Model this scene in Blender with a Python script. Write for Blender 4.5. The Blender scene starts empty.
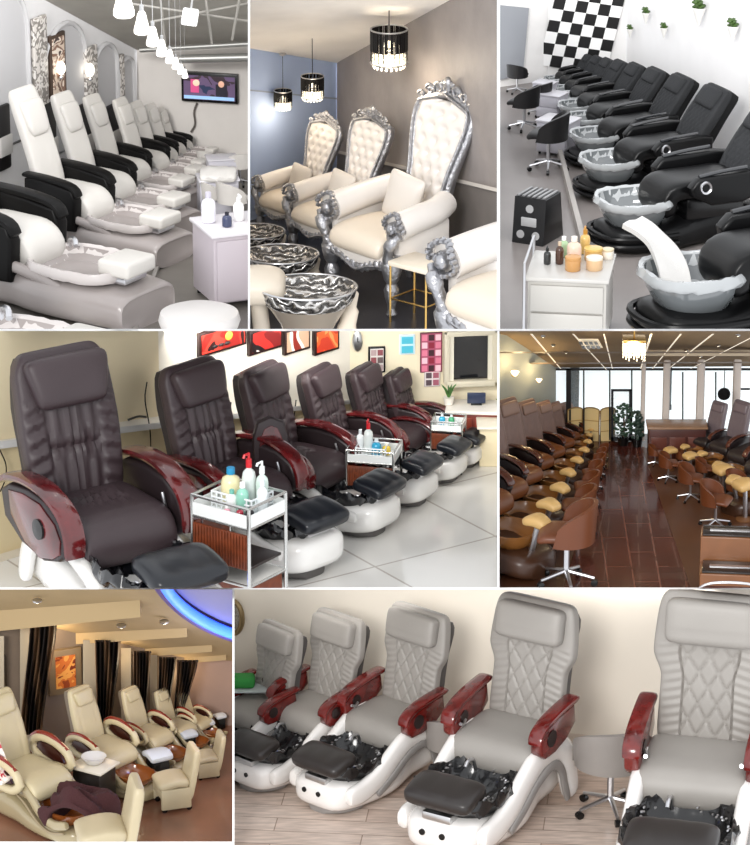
import bpy, bmesh, math, random
from mathutils import Vector, Matrix, noise
random.seed(7)
C = bpy.context.scene.collection
R = math.radians
PITCH = R(20); F = 4000.0; D = 40.0
CAM = Vector((0, -D*math.cos(PITCH), D*math.sin(PITCH)+4))
FW = Vector((0, math.cos(PITCH), -math.sin(PITCH))); UP = Vector((0, math.sin(PITCH), math.cos(PITCH))); RT = Vector((1, 0, 0))
def ray(px, py): return FW + RT*((px-375)/F) + UP*((422.5-py)/F)
def P(px, py, d=0.0): return CAM + ray(px, py)*(D+d)
def pix(w):
    v = w-CAM; z = v.dot(FW); return 375+F*v.dot(RT)/z, 422.5-F*v.dot(UP)/z, z
# ---------------------------------------------------------------- materials
MATS = {}
def mat(name, col, rough=.5, metal=0, bump=0, bscale=60, var=0, vscale=4, emit=0, ecol=None, coat=0, trans=0, alpha=1, spec=.5):
    if name in MATS: return MATS[name]
    m = bpy.data.materials.new(name); m.use_nodes = True; nt = m.node_tree; b = nt.nodes['Principled BSDF']
    col = tuple(col)+(1,) if len(col) == 3 else col
    b.inputs['Base Color'].default_value = col; b.inputs['Roughness'].default_value = rough; b.inputs['Metallic'].default_value = metal
    b.inputs['Coat Weight'].default_value = coat; b.inputs['Transmission Weight'].default_value = trans; b.inputs['Alpha'].default_value = alpha
    b.inputs['Specular IOR Level'].default_value = spec
    if emit:
        b.inputs['Emission Color'].default_value = tuple(ecol or col[:3])+(1,); b.inputs['Emission Strength'].default_value = emit
    if var or bump:
        tc = nt.nodes.new('ShaderNodeTexCoord')
    if var:
        n = nt.nodes.new('ShaderNodeTexNoise'); n.inputs['Scale'].default_value = vscale; n.inputs['Detail'].default_value = 5
        nt.links.new(tc.outputs['Object'], n.inputs['Vector'])
        r = nt.nodes.new('ShaderNodeValToRGB'); r.color_ramp.elements[0].position = .3; r.color_ramp.elements[1].position = .7
        r.color_ramp.elements[0].color = tuple(max(0, c*(1-var)) for c in col[:3])+(1,); r.color_ramp.elements[1].color = tuple(min(1, c*(1+var)) for c in col[:3])+(1,)
        nt.links.new(n.outputs['Fac'], r.inputs['Fac']); nt.links.new(r.outputs['Color'], b.inputs['Base Color'])
    if bump:
        n = nt.nodes.new('ShaderNodeTexNoise'); n.inputs['Scale'].default_value = bscale; n.inputs['Detail'].default_value = 4
        nt.links.new(tc.outputs['Object'], n.inputs['Vector'])
        bp = nt.nodes.new('ShaderNodeBump'); bp.inputs['Strength'].default_value = bump; bp.inputs['Distance'].default_value = .02
        nt.links.new(n.outputs['Fac'], bp.inputs['Height']); nt.links.new(bp.outputs['Normal'], b.inputs['Normal'])
    MATS[name] = m; return m
def srgb(h):
    h = h.lstrip('#'); o = []
    for i in (0, 2, 4):
        c = int(h[i:i+2], 16)/255; o.append(c/12.92 if c <= .04045 else ((c+.055)/1.055)**2.4)
    return tuple(o)
def brickmat(name, c1, c2, mortar, scale, bw, rh, msize, rough=.4, rot=0, offset=.5, coat=0, noise_amt=.0, nscale=(1, 1, 1)):
    if name in MATS: return MATS[name]
    m = bpy.data.materials.new(name); m.use_nodes = True; nt = m.node_tree; b = nt.nodes['Principled BSDF']
    tc = nt.nodes.new('ShaderNodeTexCoord'); mp = nt.nodes.new('ShaderNodeMapping'); mp.inputs['Rotation'].default_value[2] = rot
    br = nt.nodes.new('ShaderNodeTexBrick'); br.offset = offset
    for k, v in (('Color1', c1), ('Color2', c2), ('Mortar', mortar)): br.inputs[k].default_value = tuple(v)+(1,)
    br.inputs['Scale'].default_value = scale; br.inputs['Brick Width'].default_value = bw; br.inputs['Row Height'].default_value = rh; br.inputs['Mortar Size'].default_value = msize
    nt.links.new(tc.outputs['Object'], mp.inputs['Vector']); nt.links.new(mp.outputs['Vector'], br.inputs['Vector'])
    out = br.outputs['Color']
    if noise_amt:
        mp2 = nt.nodes.new('ShaderNodeMapping'); mp2.inputs['Rotation'].default_value[2] = rot; mp2.inputs['Scale'].default_value = nscale
        nt.links.new(tc.outputs['Object'], mp2.inputs['Vector'])
        n = nt.nodes.new('ShaderNodeTexNoise'); n.inputs['Scale'].default_value = 3; n.inputs['Detail'].default_value = 6
        nt.links.new(mp2.outputs['Vector'], n.inputs['Vector'])
        mx = nt.nodes.new('ShaderNodeMix'); mx.data_type = 'RGBA'; mx.blend_type = 'MULTIPLY'; mx.inputs['Factor'].default_value = noise_amt
        rp = nt.nodes.new('ShaderNodeValToRGB'); rp.color_ramp.elements[0].position = .35; rp.color_ramp.elements[1].position = .65
        rp.color_ramp.elements[0].color = (.25, .22, .2, 1); rp.color_ramp.elements[1].color = (1, 1, 1, 1)
        nt.links.new(n.outputs['Fac'], rp.inputs['Fac']); nt.links.new(out, mx.inputs['A']); nt.links.new(rp.outputs['Color'], mx.inputs['B']); out = mx.outputs['Result']
    nt.links.new(out, b.inputs['Base Color']); b.inputs['Roughness'].default_value = rough; b.inputs['Coat Weight'].default_value = coat
    MATS[name] = m; return m
def S(h, name=None, **k): return mat(name or ('m'+h.strip('#')+str(sorted(k.items()))), srgb(h), **k)
# ---------------------------------------------------------------- mesh kit
def resample(path, n, vs=None):
    pts = [Vector(p) for p in path]
    if len(pts) > 2:   # catmull-rom
        q = [pts[0]*2-pts[1]]+pts+[pts[-1]*2-pts[-2]]; out = []
        for i in range(1, len(q)-2):
            for j in range(8):
                t = j/8; a, b, c, d = q[i-1], q[i], q[i+1], q[i+2]
                out.append(.5*((2*b)+(c-a)*t+(2*a-5*b+4*c-d)*t*t+(-a+3*b-3*c+d)*t**3))
        out.append(pts[-1]); pts = out
    L = [0]
    for a, b in zip(pts, pts[1:]): L.append(L[-1]+(b-a).length)
    vs = vs or [i/(n-1) for i in range(n)]; res = []; k = 0
    for v in vs:
        s = v*L[-1]; k = 0
        while k < len(L)-2 and L[k+1] < s: k += 1
        f = (s-L[k])/max(1e-9, L[k+1]-L[k]); res.append(pts[k].lerp(pts[k+1], min(1, max(0, f))))
    return res
def fn(x): return x if callable(x) else (lambda v: x)
def keyf(*kv):
    def f(v):
        for (a, x), (b, y) in zip(kv, kv[1:]):
            if v <= b:
                t = max(0, (v-a)/(b-a)); t = t*t*(3-2*t); return x+(y-x)*t
        return kv[-1][1]
    return f
class MB:
    def __init__(s): s.bm = bmesh.new()
    def _mk(s, verts, faces, M=None):
        vs = [s.bm.verts.new(M @ Vector(v) if M else v) for v in verts]
        for f in faces:
            try: s.bm.faces.new([vs[i] for i in f])
            except ValueError: pass
        return s
    def box(s, c, d, r=0, rot=None, seg=2, taper=None):
        b = bmesh.new(); bmesh.ops.create_cube(b, size=1)
        for v in b.verts:
            k = 1
            if taper and v.co.z > 0: k = taper
            v.co = Vector((v.co.x*d[0]*k, v.co.y*d[1]*k, v.co.z*d[2]))
        if r: bmesh.ops.bevel(b, geom=list(b.edges), offset=min(r, min(d)*.49), segments=seg, profile=.5, affect='EDGES')
        M = Matrix.Translation(c)
        if rot:
            from mathutils import Euler
            M = M @ Euler([R(a) for a in rot]).to_matrix().to_4x4()
        return s._take(b, M)
    def _take(s, b, M=None):
        if M: bmesh.ops.transform(b, matrix=M, verts=b.verts)
        me = bpy.data.meshes.new('t'); b.to_mesh(me); b.free(); s.bm.from_mesh(me); bpy.data.meshes.remove(me); return s
    def pad(s, path, w, t, nu=20, nv=20, p=4, pe=4, disp=None, x=0, kwp=.35, M=None):
        w, t = fn(w), fn(t); xf = fn(x)
        vs = [.5+.5*math.sin(math.pi*(i/(nv-1)-.5)*.97)/math.sin(math.pi*.485) for i in range(nv)]
        pts = resample([(0,)+tuple(q) for q in path], nv, vs)
        V = []; us = [math.sin(math.pi*(i/(nu-1)-.5)) for i in range(nu)]
        for i, v in enumerate(vs):
            a = pts[max(0, i-1)]; b = pts[min(nv-1, i+1)]; T = (b-a).normalized(); N = Vector((0, -T.z, T.y))
            q = max(0.0, 1-abs(2*v-1)**(pe*2))**(1/pe); q = max(q, .02); kw = q**kwp
            for side in (1, -1):
                for j in (range(nu) if side == 1 else range(nu-2, 0, -1)):
                    u = us[j]; tt = t(v)/2*(max(0, 1-abs(u)**p)**(1/p))*q
                    n = tt*side
                    if disp and side == 1: n += disp(u, v)*q*min(1, (1-abs(u))*8)
                    V.append(pts[i]+N*n+Vector((u*w(v)/2*kw+xf(v), 0, 0)))
        m = 2*nu-2; Fc = []
        for i in range(nv-1):
            for j in range(m): Fc.append((i*m+j, i*m+(j+1) % m, (i+1)*m+(j+1) % m, (i+1)*m+j))
        Fc.append(tuple(range(m))[::-1]); Fc.append(tuple((nv-1)*m+j for j in range(m)))
        return s._mk(V, Fc, M)
    def prof(s, pts, x0, x1, r=.01, M=None, seg=2):
        b = bmesh.new(); A = [b.verts.new((x0, p[0], p[1])) for p in pts]; B = [b.verts.new((x1, p[0], p[1])) for p in pts]; n = len(pts)
        b.faces.new(A); b.faces.new(B[::-1])
        for i in range(n): b.faces.new((A[i], B[i], B[(i+1) % n], A[(i+1) % n]))
        bmesh.ops.recalc_face_normals(b, faces=b.faces)
        if r:
            caps = [e for e in b.edges if abs(e.verts[0].co.x-e.verts[1].co.x) < 1e-6]
            bmesh.ops.bevel(b, geom=caps, offset=r, segments=seg, profile=.5, affect='EDGES')
        return s._take(b, M)
    def tube(s, pts, r, n=8, closed=False, sm=0, M=None, flat=1):
        if sm: pts = resample(pts, sm)
        pts = [Vector(p) for p in pts]; k = len(pts); V = []; Fc = []; up = None
        rr = r if isinstance(r, (list, tuple)) else None
        for i, p in enumerate(pts):
            if closed: T = (pts[(i+1) % k]-pts[i-1]).normalized()
            else: T = (pts[min(k-1, i+1)]-pts[max(0, i-1)]).normalized()
            if up is None: up = Vector((0, 0, 1)) if abs(T.z) < .9 else Vector((1, 0, 0))
            A = T.cross(up).normalized(); B = A.cross(T).normalized(); up = B
            q = (rr[min(len(rr)-1, int(i/(k-1)*(len(rr)-1)+.5))] if rr else (r(i/(k-1)) if callable(r) else r))
            for j in range(n):
                a = 2*math.pi*j/n; V.append(p+A*math.cos(a)*q*flat+B*math.sin(a)*q)
        for i in range(k if closed else k-1):
            for j in range(n): Fc.append((i*n+j, i*n+(j+1) % n, ((i+1) % k)*n+(j+1) % n, ((i+1) % k)*n+j))
        if not closed: Fc.append(tuple(range(n))[::-1]); Fc.append(tuple((k-1)*n+j for j in range(n)))
        return s._mk(V, Fc, M)
    def lathe(s, pr, n=24, sx=1, sy=1, c=(0, 0, 0), e=2, wob=0, M=None, seed=0, close=True):
        V = []; Fc = []; k = len(pr)
        for i, (r, z) in enumerate(pr):
            for j in range(n):
                a = 2*math.pi*j/n; ca, sa = math.cos(a), math.sin(a)
                q = (abs(ca)**e+abs(sa)**e)**(-1/e)
                rr = r*q; dz = 0
                if wob:
                    nv = noise.noise(Vector((ca*4+seed, sa*4, i*1.3+seed*3))); rr *= 1+wob*nv; dz = wob*.5*r*noise.noise(Vector((ca*6, sa*6+seed, i*2.1)))
                V.append((c[0]+rr*ca*sx, c[1]+rr*sa*sy, c[2]+z+dz))
        for i in range(k-1):
            for j in range(n): Fc.append((i*n+j, i*n+(j+1) % n, (i+1)*n+(j+1) % n, (i+1)*n+j))
        if close:
            if pr[0][0] > 1e-4: Fc.append(tuple(range(n))[::-1])
            if pr[-1][0] > 1e-4: Fc.append(tuple((k-1)*n+j for j in range(n)))
        return s._mk(V, Fc, M)
    def blob(s, c, d, sub=2, nz=0, nf=3, seed=0):
        b = bmesh.new(); bmesh.ops.create_icosphere(b, subdivisions=sub, radius=1)
        for v in b.verts:
            k = 1+nz*noise.noise(v.co*nf+Vector((seed, seed, 0)))
            v.co = Vector((v.co.x*d[0]*k+c[0], v.co.y*d[1]*k+c[1], v.co.z*d[2]*k+c[2]))
        return s._take(b)
    def hull(s, secs, p=4, n=24, M=None, nv=None):
        # secs: (y, halfwidth, z0, z1): rounded cross sections lofted along y
        if nv:
            q = resample([(a[0], 0, 0) for a in secs], len(secs))
            out = []
            for i in range(nv):
                f = i/(nv-1)*(len(secs)-1); a = int(min(f, len(secs)-2)); t = f-a; t2 = t
                c0, c1, c2, c3 = secs[max(0, a-1)], secs[a], secs[a+1], secs[min(len(secs)-1, a+2)]
                out.append(tuple(.5*((2*c1[j])+(c2[j]-c0[j])*t+(2*c0[j]-5*c1[j]+4*c2[j]-c3[j])*t*t+(-c0[j]+3*c1[j]-3*c2[j]+c3[j])*t**3) for j in range(4)))
            secs = out
        V = []; Fc = []
        for (y, hw, z0, z1) in secs:
            zc, h = (z0+z1)/2, (z1-z0)/2
            for j in range(n):
                a = 2*math.pi*(j+.5)/n; ca, sa = math.cos(a), math.sin(a); q = (abs(ca)**p+abs(sa)**p)**(-1/p)
                V.append((hw*q*ca, y, zc+h*q*sa))
        for i in range(len(secs)-1):
            for j in range(n): Fc.append((i*n+j, i*n+(j+1) % n, (i+1)*n+(j+1) % n, (i+1)*n+j))
        Fc.append(tuple(range(n))[::-1]); Fc.append(tuple((len(secs)-1)*n+j for j in range(n)))
        return s._mk(V, Fc, M)
    def poly(s, pts):
        s.bm.faces.new([s.bm.verts.new(p) for p in pts]); return s
    def hexa(s, a, b):
        # a, b: two quads (same order) joined
        V = list(a)+list(b); return s._mk(V, [(0, 1, 2, 3), (7, 6, 5, 4)]+[(i, 4+i, 4+(i+1) % 4, (i+1) % 4) for i in range(4)])
    def build(s, name, m, parent=None, ang=42, recalc=True):
        if recalc: bmesh.ops.recalc_face_normals(s.bm, faces=s.bm.faces)
        me = bpy.data.meshes.new(name); s.bm.to_mesh(me); s.bm.free(); me.materials.append(m)
        me.polygons.foreach_set('use_smooth', [True]*len(me.polygons)); me.set_sharp_from_angle(angle=R(ang))
        o = bpy.data.objects.new(name, me); C.objects.link(o)
        if parent: o.parent = parent
        elif CELL: CELL.roots.append(o)
        return o
# ---------------------------------------------------------------- cells
CELL = None
class Cell:
    def __init__(s, x0, y0, x1, y1):
        s.x0, s.y0, s.x1, s.y1 = x0, y0, x1, y1; s.roots = []; s.zf = P((x0+x1)/2, y1, 0).z
def setcell(*a):
    global CELL; CELL = Cell(*a); CELLS.append(CELL); return CELL
CELLS = []
def fp(px, py, z=0):
    r = ray(px, py); k = (CELL.zf+z-CAM.z)/r.z; return CAM+r*k
class Plane:   # vertical plane through two floor pixels
    def __init__(s, a, b):
        s.A, s.B = fp(*a), fp(*b); t = (s.B-s.A).normalized(); s.n = Vector((t.y, -t.x, 0))
        if s.n.dot(CAM-s.A) < 0: s.n = -s.n
        s.t = Vector((-s.n.y, s.n.x, 0))
        s.yaw = math.atan2(s.n.x, -s.n.y)
    def at(s, px, py, off=0):
        r = ray(px, py); k = (s.A+s.n*off-CAM).dot(s.n)/r.dot(s.n); return CAM+r*k
def tag(o, label=None, cat=None, group=None, kind=None):
    if label: o['label'] = label
    if cat: o['category'] = cat
    if group: o['group'] = group
    if kind: o['kind'] = kind
    return o
def empty(name, cell=True):
    o = bpy.data.objects.new(name, None); C.objects.link(o); o.empty_display_size = .1
    if cell and CELL: CELL.roots.append(o)
    return o
def struct(name, mb, m, label=None):
    o = mb.build(name, m, ang=30); o['kind'] = 'structure'; return o
def proto(name):
    o = empty(name, False); PROTOS.append(o); return o
PROTOS = []
def copy_tree(o, parent=None):
    c = o.copy(); C.objects.link(c); c.parent = parent
    for ch in list(o.children): copy_tree(ch, c)
    return c
def place(pr, px, py, s, yaw, label, cat, group=None, h=0, z=0, sc=(1, 1, 1)):
    """px,py = where the point at model height h above the origin shows; s = size in photo pixels per centimetre"""
    w = fp(px, py+h*s*100*math.cos(PITCH), z); dist = (w-CAM).dot(FW); k = s*dist/D
    w = fp(px, py+h*s*100*math.cos(PITCH), z)
    c = copy_tree(pr); CELL.roots.append(c); c.location = w; c.rotation_euler = (0, 0, R(yaw)); c.scale = (k*sc[0], k*sc[1], k*sc[2])
    c.name = pr.name.split('.')[0]; tag(c, label, cat, group); return c
def put(pr, w, s, yaw, label, cat, group=None, absolute=False):
    dist = (w-CAM).dot(FW); k = s*dist/D if not absolute else s
    c = copy_tree(pr); CELL.roots.append(c); c.location = w; c.rotation_euler = (0, 0, R(yaw)); c.scale = (k,)*3
    tag(c, label, cat, group); return c
def lamp(kind, loc, energy, size=1, col=(1, 1, 1), rot=None, name='lamp', sizey=None):
    l = bpy.data.lights.new(name, kind); l.energy = energy; l.color = col
    if kind == 'AREA':
        l.size = size
        if sizey: l.shape = 'RECTANGLE'; l.size_y = sizey
    elif kind == 'POINT': l.shadow_soft_size = size
    elif kind == 'SUN': l.angle = R(size)
    o = bpy.data.objects.new(name, l); C.objects.link(o); o.location = loc
    if rot: o.rotation_euler = [R(a) for a in rot]
    return o
def finish():
    for p in PROTOS:
        for ch in list(p.children_recursive)+[p]: bpy.data.objects.remove(ch)
    bpy.context.view_layer.update()
    for c in CELLS:
        X0 = c.x0 if c.x0 > 2 else -80; Y0 = c.y0 if c.y0 > 2 else -80; X1 = c.x1 if c.x1 < 748 else 830; Y1 = c.y1 if c.y1 < 843 else 960
        ps = [(P(X0, Y0), P(X0, Y1)), (P(X1, Y1), P(X1, Y0)), (P(X0, Y1), P(X1, Y1)), (P(X1, Y0), P(X0, Y0))]
        mid = P((X0+X1)/2, (Y0+Y1)/2); planes = []
        for a, b in ps:
            n = (a-CAM).cross(b-CAM).normalized()
            if n.dot(mid-CAM) < 0: n = -n
            planes.append(n)
        for root in c.roots:
            for o in [root]+list(root.children_recursive):
                if o.type != 'MESH': continue
                mw = o.matrix_world
                ds = [[(mw @ v.co-CAM).dot(n) for v in o.data.vertices] for n in planes]
                if all(min(d) > -1e-4 for d in ds if d): continue
                if any(max(d) < 1e-3 for d in ds if d): DEAD.append(o); continue
                me = o.data.copy(); o.data = me; bm = bmesh.new(); bm.from_mesh(me); inv = mw.inverted(); it = mw.to_3x3().transposed()
                for n, d in zip(planes, ds):
                    if min(d) > -1e-4: continue
                    bmesh.ops.bisect_plane(bm, geom=list(bm.verts)+list(bm.edges)+list(bm.faces), plane_co=inv @ CAM, plane_no=(it @ n).normalized(), clear_inner=True)
                if not bm.verts: DEAD.append(o)
                bm.to_mesh(me); bm.free()
    for o in DEAD:
        for ch in o.children:
            if ch not in DEAD: mw = ch.matrix_world.copy(); ch.parent = o.parent; ch.matrix_world = mw
    keep = [o for o in DEAD]
    for o in keep:
        bpy.data.objects.remove(o)
    for o in list(bpy.data.objects):
        if o.type == 'EMPTY' and not o.children: bpy.data.objects.remove(o)
DEAD = []
def quilt(w0=.58, v0=.05, v1=.72, d=.007, kx=3.2, kv=7, pleat=True, pd=.4, sh=5):
    def f(u, v):
        if v > v1 or v < v0: return 0
        if abs(u) < w0:
            a = u/w0*kx/2+v*kv; b = u/w0*kx/2-v*kv
            g = min(abs(a-round(a)), abs(b-round(b))); return d*(min(1, g*sh)-1)
        if abs(abs(u)-w0) < .05: return -d*1.2
        if pleat: return d*pd*math.sin(v*115+abs(u)*9)
        return 0
    return f
def ruche(d=.012):
    def f(u, v):
        if v > .7: return 0
        a = abs(u)
        if a < .52:
            g = min(abs(a-.0), abs(a-.26), abs(a-.5)); r = -d*1.1*max(0, 1-g*12)
            r -= d*1.6*math.exp(-((v-.38)/.02)**2)
            r += d*.8*math.exp(-((v-.38)/.09)**2)*math.sin(u*42)
            return r+d*.5*math.sin(a*24)
        return d*.9*math.sin(v*62+a*6)*(1 if a > .6 else .4)-d*1.2*math.exp(-((a-.54)/.04)**2)
    return f
def wrinkle(d=.006, f1=9):
    return lambda u, v: d*noise.noise(Vector((u*f1*.5, v*f1, 3.1)))
def arch_strip(mb, path, x, w=.07, t=.1, nv=26, nu=8):
    return mb.pad(path, w, t, nu=nu, nv=nv, p=3, pe=5, x=x)
def liner_bowl(parent, m_out, m_in, a, b, h, y, z, name='basin', crumple=.12, seed=0, rim=None, water=None, e=2.6, inset=.8, nn=40):
    mb = MB(); mb.lathe([(inset*.8, 0), (inset*.9, .02*1), (.93, h*.6), (1, h), (1.02, h+.015), (.95, h+.02), (.9, h*.8), (inset*.85, h*.35), (.5, h*.22), (0.01, h*.2)], n=nn, sx=a, sy=b, c=(0, y, z), e=e)
    bs = mb.build(name, m_out, parent)
    if crumple:
        mb = MB(); mb.lathe([(1.03, h-.05), (1.1, h-.015), (1.06, h+.035), (.97, h+.03), (.88, h*.75), (.74, h*.45), (.5, h*.3), (.25, h*.27), (0.02, h*.26)], n=nn+16, sx=a, sy=b, c=(0, y, z), e=e, wob=crumple, seed=seed, close=False)
        mb.build('liner', m_in, bs, ang=60)
    return bs
def footrest(parent, m, y, z, w=.34, l=.3, t=.09, tilt=.02, br=None, brm=None, two=True):
    d = (lambda u, v: -.02*math.exp(-((u-.3)/.05)**2)-.02*math.exp(-((u+.3)/.05)**2)) if two else None
    mb = MB(); mb.pad([(y-l/2, z-tilt), (y, z+.012), (y+l/2, z+tilt)], w, t, nu=22, nv=14, disp=d, pe=3)
    f = mb.build('footrest', m, parent)
    if brm:
        b = MB(); b.box((0, y+.02, z-t*.5-.04), (w*.5, l*.45, .07), .015); b.tube([(-.03, y-.05, z-.1), (-.03, y+.0, z-.2)], .012); b.tube([(.03, y-.05, z-.1), (.03, y+.0, z-.2)], .012)
        b.build('footrest_bracket', brm, f)
    return f
# ---- materials for chairs
CHROME = mat('chrome', (.62, .62, .64), .3, 1); BLACKP = S('#0b0b0c', 'black_plastic', rough=.25); MIRROR = mat('brushed', (.6, .6, .6), .3, 1)
def grey_chair():
    """grey quilted pedicure chair, mahogany arms, white swoosh base"""
    lt = S('#98938d', 'grey_leather', rough=.42, bump=.15, bscale=300, var=.04); dk = S('#4f4b49', 'grey_shell', rough=.5)
    mh = mat('mahogany', (.13, .008, .006), .22, var=.5, vscale=9, coat=.6); wh = S('#ece8e4', 'white_gloss', rough=.2, coat=.5); gy = S('#8d8986', 'trim_grey', rough=.3)
    bk = S('#0d0c0e', 'liner_black', rough=.2, coat=.3); fr = S('#2a2523', 'dark_vinyl', rough=.35)
    r = proto('pedicure_chair')
    w = keyf((0, .56), (.45, .54), (.62, .64), (1, .6))
    b = MB().pad([(.2, .5), (.25, .8), (.31, 1.08), (.37, 1.38)], w, keyf((0, .1), (1, .13)), nu=90, nv=130, p=5, disp=quilt(.5, .04, .66, .012, 2.6, 5, True, .3, 10)).build('backrest', lt, r)
    MB().pad([(.225, 1.12), (.245, 1.24), (.275, 1.37)], .5, .14, nu=22, nv=18, p=5, pe=3.2, disp=lambda u, v: -.008*math.exp(-((v-.3)/.02)**2)).build('headrest', lt, b)
    MB().pad([(.28, .48), (.34, .85), (.4, 1.1), (.45, 1.3)], keyf((0, .5), (.6, .5), (1, .56)), .14, nu=14, nv=14, p=6).build('back_shell', dk, b)
    MB().pad([(-.24, .36), (-.26, .45), (-.21, .515), (0, .53), (.2, .54)], .6, .12, nu=26, nv=34, p=6, disp=lambda u, v: -.005*math.exp(-((v-.36)/.02)**2)).build('seat', lt, r)
    MB().box((0, -.0, .4), (.54, .42, .18), .04).build('seat_pan', lt, r)
    MB().pad([(-.22, .27), (-.235, .32), (-.2, .36), (-.0, .37)], .5, .07, nu=14, nv=14, p=6).build('leg_pad', dk, r)
    for sx in (-1, 1):
        a = MB(); x = sx*.335
        a.prof([(-.2, .5), (-.26, .55), (-.27, .64), (-.2, .7), (-.02, .735), (.2, .75), (.22, .62), (.1, .54), (-.06, .5)], x-.045, x+.045, .02)
        A = a.build('armrest', mh, r)
        t = MB(); arch_strip(t, [(-.28, .62), (-.25, .685), (-.14, .735), (.05, .765), (.26, .78)], x, .11, .045); t.build('arm_cap', mh, A)
        k = MB(); k.tube([(x+sx*.04, -.13, .63), (x+sx*.052, -.13, .63)], .06, 20); k.tube([(x-sx*.04, -.13, .63), (x-sx*.052, -.13, .63)], .05, 20); k.build('cup_ring', S('#1d0807', rough=.3), A)
        h = MB().tube([(x-sx*.05, -.12, .61), (x-sx*.07, -.18, .6), (x-sx*.07, -.22, .62)], .012); h.build('lever', CHROME, A)
    base = MB().hull([(-1.02, .12, .12, .22), (-.98, .22, .06, .28), (-.85, .28, .03, .3), (-.6, .31, .02, .26), (-.35, .31, .02, .24), (-.15, .27, .03, .26), (0, .24, .04, .3), (.2, .24, .04, .36), (.34, .22, .06, .34)], nv=30).build('base', wh, r)
    for sx in (-1, 1):
        m = MB(); arch_strip(m, [(-.93, .2), (-.75, .2), (-.55, .26), (-.36, .38), (-.18, .47), (.02, .48), (.18, .4), (.25, .22), (.3, .04)], sx*.3, .09, .19, 34); m.build('side_arch', wh, base)
        m = MB(); arch_strip(m, [(-.6, .12), (-.4, .22), (-.22, .33), (-.02, .38), (.1, .3), (.15, .17), (.2, .04)], sx*.335, .03, .07, 30); m.build('arch_trim', gy, base)
    for x in (-.09, .06): MB().tube([(x, -.96, .2), (x, -1.03, .2)], .022, 12).build('jet_control', BLACKP, base)
    MB().hull([(-.96, .08, 0, .06), (-.86, .2, 0, .07), (-.7, .25, 0, .07), (-.6, .2, 0, .06)], nv=8).build('foot', gy, base)
    liner_bowl(r, bk, bk, .29, .34, .2, -.6, .19, crumple=.1, seed=3, nn=52)
    b = MB(); b.box((0, -.93, .31), (.22, .14, .06), .015); B = b.build('front_panel', MIRROR, base)
    F_ = footrest(r, fr, -.88, .44, .5, .3, .13, .03)
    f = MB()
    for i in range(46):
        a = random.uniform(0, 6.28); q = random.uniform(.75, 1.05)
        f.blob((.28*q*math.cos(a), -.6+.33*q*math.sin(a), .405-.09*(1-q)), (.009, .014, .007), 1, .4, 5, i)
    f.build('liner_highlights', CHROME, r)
    m = MB()
    for i in range(5): m.blob((.05+.035*i, -.75-.02*(i % 2), .385), (.022, .02, .012), 1, .3, 4, i)
    m.build('blue_liner_patch', S('#2c63c8', rough=.2), r)
    MB().tube([(-.1, -.3, .36), (-.1, -.33, .44), (-.1, -.4, .46), (-.1, -.44, .43)], .013, 8, sm=14).build('faucet', CHROME, r)
    return r
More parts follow.
